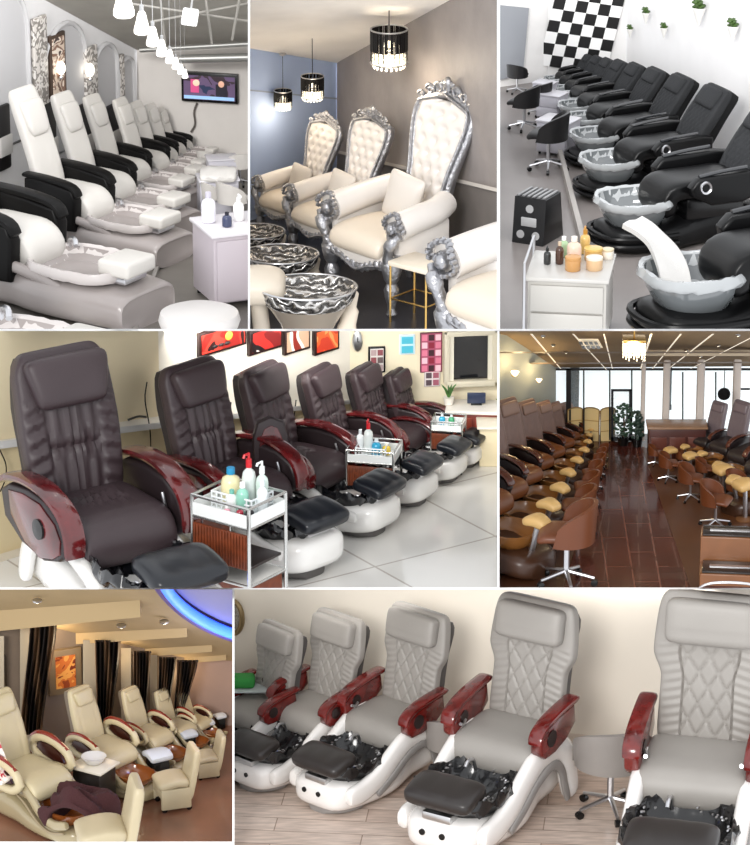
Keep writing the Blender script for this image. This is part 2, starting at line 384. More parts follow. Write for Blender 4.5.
def brown_chair():
    """dark brown ruched leather chair with mahogany arms"""
    lt = S('#382c2f', 'brown_leather', rough=.42, bump=.2, bscale=200, var=.08); mh = mat('cherry', (.085, .006, .007), .18, var=.5, vscale=7, coat=.8)
    wh = S('#dcdad6', 'base_silver', rough=.22, coat=.4); bk = S('#0b0c10', 'liner_navy', rough=.2, coat=.35); fr = S('#15181e', 'black_vinyl', rough=.28)
    r = proto('massage_pedicure_chair')
    w = keyf((0, .58), (.5, .62), (.85, .6), (1, .54))
    b = MB().pad([(.2, .52), (.26, .8), (.34, 1.1), (.44, 1.4)], w, .15, nu=64, nv=70, p=5, disp=ruche()).build('backrest', lt, r)
    MB().pad([(.25, 1.1), (.28, 1.22), (.345, 1.385)], keyf((0, .44), (1, .53)), .15, nu=22, nv=18, p=5, pe=3).build('headrest', lt, b)
    MB().pad([(.3, .5), (.36, .85), (.44, 1.1), (.52, 1.36)], keyf((0, .52), (.6, .56), (1, .48)), .16, nu=14, nv=14, p=6).build('back_shell', S('#2a2527', rough=.45), b)
    MB().pad([(-.34, .36), (-.37, .46), (-.3, .545), (-.05, .55), (.22, .55)], .6, .15, nu=36, nv=40, p=6, disp=lambda u, v: (.02*math.sin(u*30+4*math.sin(v*9))*math.exp(-((v-.68)/.16)**2) if abs(u) < .55 else 0)-.006*math.exp(-((v-.33)/.02)**2)).build('seat', lt, r)
    MB().box((0, -.08, .4), (.54, .56, .18), .04).build('seat_pan', S('#1b1718'), r)
    for sx in (-1, 1):
        x = sx*.38
        A = MB().prof([(-.32, .42), (-.4, .48), (-.42, .57), (-.36, .67), (-.2, .74), (.02, .75), (.24, .72), (.34, .66), (.3, .5), (.1, .4), (-.15, .37)], x-.055, x+.055, .03, seg=3).build('armrest', S('#241b1d', 'arm_leather', rough=.4), r)
        t = MB(); arch_strip(t, [(-.44, .47), (-.43, .6), (-.35, .71), (-.16, .78), (.05, .79), (.26, .75), (.38, .69)], x, .14, .05, 30); t.build('arm_cap', mh, A)
        p = MB(); p.prof([(-.29, .43), (-.37, .48), (-.385, .57), (-.32, .65), (-.15, .72), (.05, .72), (.22, .69), (.2, .55), (.04, .43), (-.14, .39)], x+sx*.05, x+sx*.066, .012); p.build('side_panel', mh, A)
        p = MB(); p.lathe([(.02, .0), (.06, .001), (.06, .02), (.01, .024)], 20, 1, 1, M=Matrix.Translation((x+sx*.06, -.15, .57)) @ Matrix.Rotation(sx*R(90), 4, 'Y')); p.build('cup_ring', BLACKP, A)
        MB().tube([(x-sx*.065, -.26, .56), (x-sx*.085, -.27, .62), (x-sx*.085, -.25, .67)], .01).build('lever', CHROME, A)
    base = MB().hull([(-1.07, .14, .16, .28), (-1.02, .24, .1, .35), (-.85, .3, .05, .36), (-.6, .32, .03, .32), (-.35, .31, .02, .28), (-.1, .27, .02, .3), (.15, .27, .02, .34), (.38, .24, .05, .34)], nv=30).build('base', wh, r)
    for sx in (-1, 1):
        m = MB(); arch_strip(m, [(-.9, .24), (-.65, .27), (-.4, .38), (-.15, .46), (.1, .43), (.25, .3), (.32, .08)], sx*.3, .07, .12, 30); m.build('side_arch', wh, base)
    m = MB(); m.lathe([(.01, .02), (.035, .015), (.045, 0)], 14, M=Matrix.Translation((.0, -1.04, .21)) @ Matrix.Rotation(R(90), 4, 'X')); m.build('jet_control', CHROME, base)
    MB().hull([(-.95, .1, 0, .08), (-.85, .2, 0, .1), (-.7, .22, 0, .1)], nv=6).build('foot', S('#555250'), base)
    liner_bowl(r, bk, bk, .3, .34, .2, -.62, .22, crumple=.13, seed=5, nn=56)
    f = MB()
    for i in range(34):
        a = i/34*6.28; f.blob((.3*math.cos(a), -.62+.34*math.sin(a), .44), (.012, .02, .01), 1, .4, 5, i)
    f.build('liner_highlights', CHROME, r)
    footrest(r, fr, -.95, .5, .48, .34, .13, .03, brm=CHROME)
    return r
def black_chair():
    lt = S('#2b2c2e', 'charcoal_fabric', rough=.6, spec=.2, bump=.3, bscale=220, var=.12); bl = S('#0b0b0c', 'black_leather', rough=.32, spec=.25)
    gl = mat('clear_plastic', (.55, .57, .58), .06, 0, alpha=.75, coat=1); glm = S('#6f7375', 'glass_bowl', rough=.12, coat=1)
    r = proto('black_pedicure_chair')
    w = keyf((0, .52), (.5, .56), (1, .5))
    b = MB().pad([(.2, .5), (.34, .72), (.5, .94), (.66, 1.13)], w, .15, nu=44, nv=60, p=5, disp=quilt(.7, .04, .62, .012, 5, 6, False)).build('backrest', lt, r)
    MB().pad([(.42, .92), (.5, 1.02), (.59, 1.13)], .42, .13, nu=18, nv=14, p=5, pe=3).build('headrest', lt, b)
    MB().pad([(.31, .46), (.48, .74), (.6, .92), (.74, 1.1)], keyf((0, .5), (1, .5)), .16, nu=14, nv=14, p=6).build('back_shell', bl, b)
    MB().pad([(-.52, .3), (-.55, .42), (-.46, .52), (-.1, .53), (.22, .54)], .54, .18, nu=22, nv=30, p=5).build('seat', bl, r)
    MB().box((0, -.08, .34), (.5, .6, .24), .05).build('seat_pan', BLACKP, r)
    for sx in (-1, 1):
        x = sx*.36
        A = MB().prof([(-.4, .52), (-.42, .6), (-.34, .68), (-.1, .69), (.2, .7), (.34, .68), (.34, .5), (.1, .42), (-.2, .42)], x-.06, x+.06, .03, seg=3).build('armrest', bl, r)
        k = MB(); k.lathe([(.035, .0), (.04, .02), (.055, .03), (.065, .0)], 20, M=Matrix.Translation((x+sx*.05, -.28, .6)) @ Matrix.Rotation(sx*R(90), 4, 'Y')); k.build('cup_ring', CHROME, A)
        k = MB(); k.tube([(x, -.32, .69), (x, -.1, .715), (x, .16, .73)], .02, 8, sm=10); k.build('arm_cap', S('#2c2d30', rough=.15, coat=1), A)
    base = MB().hull([(-1.12, .15, .06, .18), (-1.05, .26, .02, .24), (-.9, .33, 0, .24), (-.65, .35, 0, .22), (-.42, .32, 0, .26), (-.2, .27, 0, .3), (.1, .26, 0, .34), (.36, .24, 0, .32)], nv=26).build('base', bl, r)
    for i, s_ in enumerate((.1, .17)):
        m = MB().tube([(-.35, -.5, s_), (-.36, -.8, s_), (-.25, -1.1, s_), (0, -1.17, s_), (.25, -1.1, s_), (.36, -.8, s_), (.35, -.5, s_)], .025, 8, sm=26); m.build('base_fin', bl, base)
    liner_bowl(r, glm, gl, .31, .32, .24, -.78, .2, crumple=.035, seed=9)
    m = MB()
    for i in range(12): m.blob((random.uniform(-.14, .14), -.78+random.uniform(-.14, .14), .29), (.025, .025, .015), 1)
    m.build('basin_lights', S('#d8c09a', rough=.2), r)
    MB().tube([(.0, -.46, .4), (.0, -.46, .5), (.0, -.53, .52), (.0, -.56, .48)], .014, 8, sm=12).build('faucet', CHROME, r)
    return r
def white_chair():
    """tall white narrow back, black arms, greige basin base"""
    lt = S('#cfcbc5', 'white_leather', rough=.38, bump=.1, bscale=200); bl = S('#0c0b0b', 'black_arm', rough=.4, spec=.15)
    pb = S('#978f8c', 'greige_base', rough=.3, coat=.2, var=.03); wl = S('#c6bfbc', 'white_liner', rough=.3)
    r = proto('white_pedicure_chair')
    b = MB().pad([(.22, .48), (.32, .8), (.45, 1.15), (.58, 1.47)], keyf((0, .41), (.7, .4), (1, .37)), .11, nu=26, nv=30, p=5, disp=wrinkle(.004)).build('backrest', lt, r)
    MB().pad([(.35, 1.02), (.39, 1.16), (.47, 1.36)], keyf((0, .24), (.3, .3), (1, .33)), .09, nu=18, nv=16, p=4, pe=2.6).build('headrest', lt, b)
    MB().pad([(-.3, .24), (-.34, .38), (-.25, .485), (-.05, .5), (.22, .5)], .42, .16, nu=22, nv=30, p=5, disp=wrinkle(.004)).build('seat', lt, r)
    for sx in (-1, 1):
        x = sx*.27
        A = MB().prof([(-.3, .22), (-.32, .52), (-.28, .63), (0, .67), (.2, .69), (.3, .67), (.32, .26), (.1, .2)], x-.065, x+.065, .025, seg=3).build('armrest', bl, r)
        t = MB(); arch_strip(t, [(-.33, .56), (-.25, .65), (0, .69), (.34, .7)], x, .125, .05, 16); t.build('arm_cap', bl, A)
    base = MB().hull([(-1.28, .3, .0, .22), (-1.25, .32, 0, .27), (-.9, .35, 0, .3), (-.65, .35, 0, .3), (-.45, .33, 0, .3), (-.2, .27, 0, .3), (.1, .26, 0, .22), (.4, .24, 0, .22)], nv=28).build('base', pb, r)
    for sx in (-1, 1):
        m = MB(); arch_strip(m, [(-.75, .24), (-.5, .3), (-.25, .34), (.1, .33), (.35, .25)], sx*.28, .06, .08, 18); m.build('side_rail', pb, base)
    liner_bowl(r, pb, wl, .29, .36, .12, -.72, .24, crumple=.02, seed=2, e=3.5)
    ft = MB().box((0, -1.1, .42), (.34, .28, .12), .03, seg=3).build('footrest', lt, r)
    m = MB(); m.box((0, -1.08, .33), (.26, .2, .05), .01); m.tube([(-.08, -1.05, .3), (-.08, -1.0, .2)], .018); m.tube([(.08, -1.05, .3), (.08, -1.0, .2)], .018); m.build('footrest_bracket', CHROME, ft)
    MB().tube([(.22, -.42, .3), (.22, -.42, .42), (.2, -.48, .44), (.16, -.52, .41)], .02, 8, sm=12).build('faucet', CHROME, r)
    m = MB(); m.blob((-.1, -1.24, .15), (.05, .02, .03), 2); m.build('jet_control', CHROME, base)
    return r
def cream_chair():
    lt = S('#beb08e', 'cream_leather', rough=.35, bump=.1, bscale=200, var=.04); rd = mat('red_trim', (.2, .015, .008), .25, coat=.6)
    bs = S('#9c8e6e', 'cream_gloss', rough=.25, coat=.4); am = mat('amber_bowl', (.22, .06, .012), .15, coat=.8)
    r = proto('cream_pedicure_chair')
    b = MB().pad([(.2, .52), (.27, .8), (.37, 1.1), (.46, 1.36)], keyf((0, .52), (.5, .5), (1, .42)), .12, nu=30, nv=34, p=5, disp=lambda u, v: -.01*math.exp(-((abs(u)-.6)/.05)**2)).build('backrest', lt, r)
    MB().pad([(.3, 1.12), (.335, 1.22), (.38, 1.33)], keyf((0, .3), (1, .36)), .1, nu=16, nv=14, p=4, pe=2.8).build('headrest', lt, b)
    MB().pad([(.28, .5), (.37, .85), (.46, 1.1), (.54, 1.34)], keyf((0, .5), (1, .4)), .13, nu=12, nv=12, p=6).build('back_shell', S('#6f6252', rough=.4), b)
    MB().pad([(-.42, .38), (-.44, .48), (-.34, .545), (-.1, .55), (.22, .55)], .58, .15, nu=22, nv=26, p=5).build('seat', lt, r)
    MB().box((0, -.1, .41), (.5, .56, .1), .04).build('seat_pan', bs, r)
    for sx in (-1, 1):
        x = sx*.38
        pts = [(x, -.36+.0, .6), (x, -.28, .72), (x, -.05, .79), (x, .18, .77), (x, .3, .66), (x, .2, .55), (x, -.05, .5), (x, -.26, .51)]
        cl = resample(pts+[pts[0]], 26)[:-1]
        A = MB().tube(cl, .052, 10, closed=True).build('armrest', lt, r)
        t = MB().tube([(x, -.3, .74), (x, -.05, .835), (x, .18, .82), (x, .3, .74)], .03, 8, sm=14); t.build('arm_cap', rd, A)
        t = MB().prof([(-.24, .58), (-.16, .68), (0, .74), (.15, .72), (.22, .64), (.1, .58), (-.1, .55)], x-.015, x+.015, .005); t.build('side_panel', S('#32100a', rough=.3), A)  # dark red inner panel, darkened for the shade inside the open arm loop
    base = MB().hull([(-1.08, .14, .05, .16), (-1.0, .24, .02, .2), (-.7, .3, 0, .2), (-.4, .3, 0, .22), (-.1, .26, 0, .3), (.15, .26, 0, .36), (.36, .22, .02, .34)], nv=24).build('base', bs, r)
    for sx in (-1, 1):
        m = MB(); arch_strip(m, [(-1.02, .3), (-.8, .24), (-.6, .3), (-.42, .46), (-.25, .56), (-.05, .5), (.1, .36)], sx*.29, .07, .11, 30); m.build('side_arch', bs, base)
        m = MB(); arch_strip(m, [(-.98, .2), (-.75, .14), (-.55, .2), (-.35, .36), (-.2, .44)], sx*.31, .03, .03, 20); m.build('arch_trim', S('#8c7c60', rough=.3), base)
    liner_bowl(r, am, am, .26, .3, .16, -.7, .17, crumple=.0)
    m = MB(); m.tube([(.1, -1.04, .25), (.1, -1.1, .25)], .04, 14); m.build('jet_control', CHROME, base)
    return r
def salon_brown_chair(dark=False):
    lt = S('#7a625a' if not dark else '#665a5e', 'taupe_leather'+str(dark), rough=.4, var=.06); dk = S('#1c1212', 'arm_dark', rough=.35)
    tn = S('#6c3c1a' if not dark else '#2b2322', 'tan_seat'+str(dark), rough=.4, var=.1)
    r = proto('brown_pedicure_chair')
    b = MB().pad([(.2, .5), (.28, .8), (.36, 1.08), (.45, 1.34)], keyf((0, .5), (1, .46)), .14, nu=26, nv=34, p=5, disp=quilt(.5, .04, .66, .008, 2, 6, True)).build('backrest', lt, r)
    MB().pad([(.3, 1.1), (.33, 1.2), (.37, 1.31)], .36, .1, nu=16, nv=12, p=5, pe=3).build('headrest', S('#8a7064' if not dark else '#6a5c60', rough=.4), b)
    MB().pad([(-.36, .4), (-.38, .47), (-.32, .53), (-.1, .53), (.22, .54)], .5, .1, nu=16, nv=20, p=5).build('seat', tn, r)
    for sx in (-1, 1):
        x = sx*.35
        A = MB().prof([(-.2, .42), (-.26, .54), (-.2, .62), (0, .66), (.2, .65), (.34, .6), (.32, .4)], x-.04, x+.04, .02).build('armrest', dk, r)
        t = MB(); arch_strip(t, [(-.28, .57), (-.2, .65), (0, .69), (.3, .66)], x, .09, .03, 14); t.build('arm_cap', mat('walnut', (.08, .02, .01), .25, coat=.5), A)
    MB().hull([(-1.0, .14, 0, .16), (-.9, .25, 0, .22), (-.6, .28, 0, .24), (-.3, .27, 0, .28), (.3, .25, 0, .34)], nv=14).build('base', S('#3c2416', rough=.35), r)
    bs = liner_bowl(r, S('#7a4e24', rough=.25), dk, .24, .26, .14, -.6, .2, crumple=0, nn=20)
    f = MB().pad([(-1.05, .49), (-.93, .52), (-.82, .5)], keyf((0, .14), (1, .23)), .1, nu=14, nv=12, p=3, pe=2.4).build('footrest', S('#c4a066', 'butter_vinyl', rough=.4), r)
    MB().tube([(0, -.93, .45), (0, -.85, .2)], .03).build('footrest_bracket', CHROME, f)
    return r
def tub_stool(col, shell=None, arms=False):
    """low-back technician stool on five-star base"""
    lt = S(col, rough=.4, var=.05); r = proto('technician_stool')
    MB().pad([(-.24, .44), (-.15, .48), (.18, .48)], .44, .1, nu=18, nv=16, p=3, pe=3).build('seat', lt, r)
    def wrap(z0, z1, rad, th):
        mb = MB(); V = []; Fc = []; n = 22; m = 8
        for side, rr in ((0, rad), (1, rad-th)):
            for i in range(n+1):
                a = R(-20+220*i/n); k = max(0, math.sin(math.pi*i/n))**.35
                for j in range(m+1):
                    z = z0+(z1-z0)*k*j/m; V.append((rr*math.cos(a)*(1+.06*j/m), rr*math.sin(a)*.95*(1+.1*j/m), z))
        q = (n+1)*(m+1)
        for i in range(n):
            for j in range(m):
                a = i*(m+1)+j; b = a+m+1
                Fc.append((a, b, b+1, a+1)); Fc.append((q+a, q+a+1, q+b+1, q+b))
            a = i*(m+1)+m; b = a+m+1; Fc.append((a, b, q+b, q+a)); a = i*(m+1); b = a+m+1; Fc.append((a, q+a, q+b, b))
        mb._mk(V, Fc); return mb
    wrap(.42, .78, .26, .04).build('backrest', lt, r)
    MB().tube([(0, 0, .44), (0, 0, .12)], .025).build('gas_column', CHROME, r)
    star = MB()
    for k in range(5):
        a = k*2*math.pi/5+.3; star.tube([(0, 0, .13), (.25*math.cos(a), .25*math.sin(a), .075)], lambda t: .022-.008*t, 8)
    st = star.build('star_base', CHROME, r)
    for k in range(5):
        a = k*2*math.pi/5+.3; MB().lathe([(.01, -.02), (.03, -.018), (.03, .018), (.01, .02)], 12, M=Matrix.Translation((.25*math.cos(a), .25*math.sin(a), .031)) @ Matrix.Rotation(a, 4, 'Z') @ Matrix.Rotation(R(90), 4, 'X')).build('caster', BLACKP, st)
    return r
def throne():
    ct = S('#dcd6d0', 'ivory_leather', rough=.35, var=.03); sv = mat('antique_silver', (.42, .42, .44), .3, .9, bump=.9, bscale=34); seat_m = S('#dccfbd', 'cream_seat', rough=.32)
    r = proto('throne_chair')
    wv = keyf((0, .36), (.3, .4), (.88, .6), (.97, .58), (1, .44))
    def tuft(u, v):
        row = v*9; a = u*2; s = 0
        for dr in (-1, 0, 1):
            rr = round(row)+dr; off = .5*(rr % 2)
            c = round(a-off)+off
            s += math.exp(-(((a-c)/.22)**2+((row-rr)/.28)**2))
        return -.042*s
    path = [(.3, .55), (.36, .83), (.46, 1.16), (.57, 1.5)]
    b = MB().pad(path, wv, .12, nu=40, nv=70, p=3.5, pe=6, disp=tuft).build('backrest', ct, r)
    MB().pad([(p[0]+.06, p[1]) for p in path], lambda v: wv(v)+.04, .06, nu=16, nv=30, p=5, pe=6).build('back_panel', sv, b)
    pts = resample([(0,)+p for p in path], 60); L = []
    for sx in (-1, 1):
        seq = []
        for i in range(4, 59):
            v = i/59; q = (1-abs(2*v-1)**12)**.1 if v > .5 else 1; seq.append((sx*(wv(v)/2*q+.02), pts[i].y+.0, pts[i].z))
        L.append(seq)
    fr = MB(); ring = L[0]+[(-.1, .575, 1.53), (0, .58, 1.56), (.1, .575, 1.53)]+L[1][::-1]
    fr.tube(ring, .036, 10)
    fr.tube([(q[0]*.95, q[1]-.05, q[2]) for q in ring], .014, 8)
    for i in (): fr.blob((ring[i][0]*1.02, ring[i][1]-.02, ring[i][2]+.005), (.026, .026, .026), 1)
    fo = fr.build('back_frame', sv, b)
    cr = MB()   # carved crest: scrolls and leaves
    def scroll(cx, cy, cz, r0, turns=1.4, sg=1, th=.016):
        q = []
        for i in range(22):
            a = i/21*turns*2*math.pi; rr = r0*(1-i/26); q.append((cx+sg*rr*math.cos(a), cy, cz+rr*math.sin(a)))
        cr.tube(q, lambda t: th*(1-.4*t), 8)
    for sg in (-1, 1):
        scroll(sg*.1, .56, 1.59, .05, sg=sg); scroll(sg*.2, .555, 1.56, .045, sg=sg); scroll(sg*.285, .54, 1.5, .04, sg=sg)
        for k in range(5): cr.blob((sg*(.05+.055*k), .56, 1.64-.03*k-.004*k*k), (.03, .02, .03), 1, .3, 4, k)
    cr.blob((0, .56, 1.64), (.045, .03, .06), 2, .2, 5); scroll(.0, .55, 1.59, .03)
    cr.build('carved_crest', sv, fo)
    MB().pad([(-.36, .46), (-.38, .52), (-.3, .56), (-.05, .575), (.3, .56)], keyf((0, .62), (1, .58)), .15, nu=24, nv=26, p=5).build('seat', seat_m, r)
    MB().pad([(-.37, .36), (-.375, .42), (-.36, .48)], .62, .04, nu=14, nv=10, p=6).build('seat_rail', ct, r)
    ap = MB()
    for k in range(11):
        x = (k-5)*.058; ap.blob((x, -.39, .37-.035*math.cos((k-5)/5*3.1)), (.034, .02, .04), 2, .35, 4, k)
    ap.tube([(-.3, -.39, .4), (-.15, -.4, .37), (0, -.4, .32), (.15, -.4, .37), (.3, -.39, .4)], .016, 8, sm=20)
    ap.build('carved_apron', sv, r)
    MB().box((0, .0, .42), (.56, .62, .12), .02).build('seat_frame', ct, r)
    for sx in (-1, 1):
        x = sx*.37
        A = MB().tube([(x*1.04, -.32, .72), (x*1.02, -.1, .75), (x, .1, .77), (x*.85, .26, .8)], lambda t: .115-.015*t, 18, sm=12).build('armrest', ct, r)
        MB().box((x*1.0, -.04, .56), (.08, .54, .3), .03).build('arm_side', ct, A)
        sc = MB()
        for k in range(26):
            a = k/25*2.6*math.pi; rr = .135*(1-k/34); sc.blob((x*1.04+sx*rr*math.cos(a)*.9, -.35-.02*math.sin(k), .72+rr*math.sin(a)), (.024, .03, .024), 1)
        sc.blob((x*1.04, -.37, .72), (.05, .04, .05), 2, .2, 5)
        sc.tube([(x*1.04+sx*.09, -.36, .68), (x*1.1, -.4, .6), (x*1.0, -.39, .52), (x*.95, -.37, .44)], [.03, .05, .04, .045], 12, sm=14)
        sc.build('arm_scroll', sv, A)
        MB().lathe([(.025, 0), (.045, .02), (.03, .05), (.035, .1), (.055, .16), (.062, .22), (.04, .27), (.06, .3), (.075, .36), (.085, .42), (.06, .47), (.07, .5)], 14, c=(x*.97, -.34, 0)).build('front_leg', sv, r)
        MB().tube([(sx*.27, .3, .42), (sx*.28, .36, .2), (sx*.29, .42, 0)], lambda t: .035-.012*t, 8).build('rear_leg', sv, r)
    return r
def silver_bowl():
    sv = mat('embossed_silver', (.5, .48, .46), .25, .9); tp = S('#a59a8c', 'taupe_bowl', rough=.25, metal=.4); dk = S('#30302f', rough=.3)
    r = proto('foot_basin')
    MB().lathe([(.2, 0), (.22, .03), (.25, .12), (.33, .26), (.38, .34)], 32, 1.1, .95).build('basin', tp, r)
    emb = bpy.data.materials.new('embossed_inner'); emb.use_nodes = True; nt = emb.node_tree; pb = nt.nodes['Principled BSDF']
    pb.inputs['Metallic'].default_value = .85; pb.inputs['Roughness'].default_value = .25; tc = nt.nodes.new('ShaderNodeTexCoord'); wv = nt.nodes.new('ShaderNodeTexWave'); wv.wave_type = 'RINGS'
    wv.inputs['Scale'].default_value = 4; wv.inputs['Distortion'].default_value = 7; wv.inputs['Detail'].default_value = 1; wv.inputs['Detail Scale'].default_value = 2.2
    rp = nt.nodes.new('ShaderNodeValToRGB'); rp.color_ramp.elements[0].color = (.13, .125, .12, 1); rp.color_ramp.elements[1].color = (.62, .6, .58, 1); rp.color_ramp.elements[0].position = .3; rp.color_ramp.elements[1].position = .6
    bp = nt.nodes.new('ShaderNodeBump'); bp.inputs['Strength'].default_value = .8; bp.inputs['Distance'].default_value = .03
    nt.links.new(tc.outputs['Object'], wv.inputs['Vector']); nt.links.new(wv.outputs['Fac'], rp.inputs['Fac']); nt.links.new(rp.outputs['Color'], pb.inputs['Base Color']); nt.links.new(wv.outputs['Fac'], bp.inputs['Height']); nt.links.new(bp.outputs['Normal'], pb.inputs['Normal'])
    b = MB().lathe([(.375, .33), (.4, .35), (.43, .42), (.45, .5), (.43, .51), (.39, .45), (.3, .38), (.15, .34), (.01, .33)], 44, 1.1, .95, close=False).build('embossed_rim', emb, r)
    MB().tube([(.445*math.cos(k/40*6.2832)*1.1, .445*math.sin(k/40*6.2832)*.95, .505) for k in range(40)], .012, 8, closed=True).build('rim_edge', CHROME, b)
    f = MB().tube([(.38, .1, 0), (.42, .1, .2), (.46, .08, .42), (.44, .06, .5)], [.1, .085, .05, .015], 14, sm=12, flat=.7).build('basin_fin', S('#ddd0be', rough=.3), r)
    return r
def wallpoly(name, pts, m, thick=None): return struct(name, MB().poly(pts), m)
def onwall(pl, x0, y0, x1, y1):
    a, b, c = pl.at(x0, (y0+y1)/2), pl.at(x1, (y0+y1)/2), pl.at((x0+x1)/2, (y0+y1)/2)
    return c, (b-a).length, abs(pl.at((x0+x1)/2, y0).z-pl.at((x0+x1)/2, y1).z)
def wallthing(name, pl, x0, y0, x1, y1, label=None, cat=None, group=None, off=0):
    c, w, h = onwall(pl, x0, y0, x1, y1); o = empty(name); o.location = c+pl.n*off; o.rotation_euler = (0, 0, pl.yaw); tag(o, label, cat, group); return o, w, h
def wset(o, pl, c): o.location = c; o.rotation_euler = (0, 0, pl.yaw); return o
def picture(pl, x0, y0, x1, y1, label, frame, art, cat='picture', name='wall_picture', th=.05, fw=.04, group=None, extra=None):
    o, w, h = wallthing(name, pl, x0, y0, x1, y1, label, cat, group)
    MB().box((0, -th/2, 0), (w, th, h), .005).build('frame', frame, o)
    p = MB().box((0, -th-.004, 0), (w-2*fw, .01, h-2*fw)).build('art_panel', art, o)
    if extra: extra(p, w-2*fw, h-2*fw, -th-.012)
    return o
def artmat(name, cols, scale=3, dist=1.5, seed=0, rough=.4, emit=0):
    if name in MATS: return MATS[name]
    m = bpy.data.materials.new(name); m.use_nodes = True; nt = m.node_tree; b = nt.nodes['Principled BSDF']
    tc = nt.nodes.new('ShaderNodeTexCoord'); mp = nt.nodes.new('ShaderNodeMapping'); mp.inputs['Location'].default_value = (seed*3.7, seed, seed*1.3)
    n = nt.nodes.new('ShaderNodeTexNoise'); n.inputs['Scale'].default_value = scale; n.inputs['Detail'].default_value = 2; n.inputs['Distortion'].default_value = dist
    r = nt.nodes.new('ShaderNodeValToRGB'); r.color_ramp.interpolation = 'CONSTANT' if len(cols) > 3 else 'LINEAR'
    for i, c in enumerate(cols):
        pos = .3+.4*i/max(1, len(cols)-1)
        e = r.color_ramp.elements[i] if i < 2 else r.color_ramp.elements.new(pos)
        e.position = pos; e.color = tuple(srgb(c))+(1,)
    nt.links.new(tc.outputs['Object'], mp.inputs['Vector']); nt.links.new(mp.outputs['Vector'], n.inputs['Vector']); nt.links.new(n.outputs['Fac'], r.inputs['Fac'])
    nt.links.new(r.outputs['Color'], b.inputs['Base Color']); b.inputs['Roughness'].default_value = rough
    if emit: nt.links.new(r.outputs['Color'], b.inputs['Emission Color']); b.inputs['Emission Strength'].default_value = emit
    MATS[name] = m; return m
WHT = S('#d6d3cf', 'white_paint', rough=.35); GOLD = mat('gold', (.7, .45, .15), .25, 1)
def p_drawer_cabinet(col='#e9e6e6', drawers=3, top='#f3f1f0', handle=True, w=.6, d=.5, h=.8):
    r = proto('drawer_cabinet'); m = S(col, rough=.35)
    MB().box((0, 0, h/2+.03), (w, d, h-.06), .01).build('cabinet_body', m, r)
    MB().box((0, 0, h), (w+.05, d+.05, .04), .01).build('worktop', S(top, rough=.25), r)
    for i in range(drawers):
        z = .07+(h-.12)*(i+.5)/drawers; q = MB().box((0, -d/2-.01, z), (w-.06, .03, (h-.12)/drawers-.02), .006).build('drawer', m, r)
        if handle: MB().tube([(-.09, -d/2-.03, z), (-.09, -d/2-.05, z), (.09, -d/2-.05, z), (.09, -d/2-.03, z)], .008).build('handle', CHROME, q)
    for x in (-1, 1):
        for y in (-1, 1): MB().lathe([(.01, 0), (.025, .005), (.025, .04)], 10, c=(x*(w/2-.05), y*(d/2-.05), 0)).build('caster', BLACKP, r)
    return r
def p_bottle(col, cap, h=.2, rad=.035, pump=False, name='bottle'):
    r = proto(name)
    MB().lathe([(rad*.8, 0), (rad, .01), (rad, h*.6), (rad*.85, h*.72), (rad*.35, h*.8), (rad*.35, h*.84)], 16).build('bottle_body', S(col, rough=.2, coat=.4), r)
    m = MB().lathe([(rad*.42, h*.82), (rad*.45, h*.84), (rad*.42, h)], 12)
    if pump: m.tube([(0, 0, h), (0, 0, h*1.12), (0, -.05, h*1.12), (0, -.06, h*1.06)], rad*.2, 6)
    m.build('cap', S(cap, rough=.3), r); return r
def p_jar(col, cap, h=.09, rad=.05, name='jar'):
    r = proto(name)
    MB().lathe([(rad*.9, 0), (rad, .01), (rad, h*.75), (rad*.9, h*.8)], 18).build('jar_body', S(col, rough=.2, coat=.5), r)
    MB().lathe([(rad*.97, h*.78), (rad, h*.8), (rad, h*.97), (rad*.9, h)], 18).build('lid', S(cap, rough=.25), r); return r
def p_round_stool(col):
    r = proto('round_ottoman'); m = S(col, rough=.35)
    MB().lathe([(.3, .3), (.36, .32), (.38, .38), (.36, .45), (.28, .48), (.01, .49)], 36).build('seat', m, r)
    MB().lathe([(.26, .02), (.28, .04), (.29, .3)], 28).build('base', m, r)
    MB().lathe([(.24, 0), (.24, .03)], 24).build('foot_ring', CHROME, r); return r
def p_pendant_white():
    r = proto('pendant_lamp'); e = mat('lamp_glass_white', (1, .97, .92), .4, emit=1.3, ecol=(1, .96, .9))
    s = MB().lathe([(.025, .3), (.05, .26), (.07, .17), (.1, .06), (.1, .02), (.08, 0), (.05, .0), (.04, .1), (.02, .2)], 20, close=False).build('lamp_shade', e, r)
    MB().lathe([(.028, .29), (.03, .36), (.01, .38)], 12).build('lamp_holder', MIRROR, r)
    MB().tube([(0, 0, .37), (0, 0, 2.2)], .006, 6).build('cord', MIRROR, r); return r
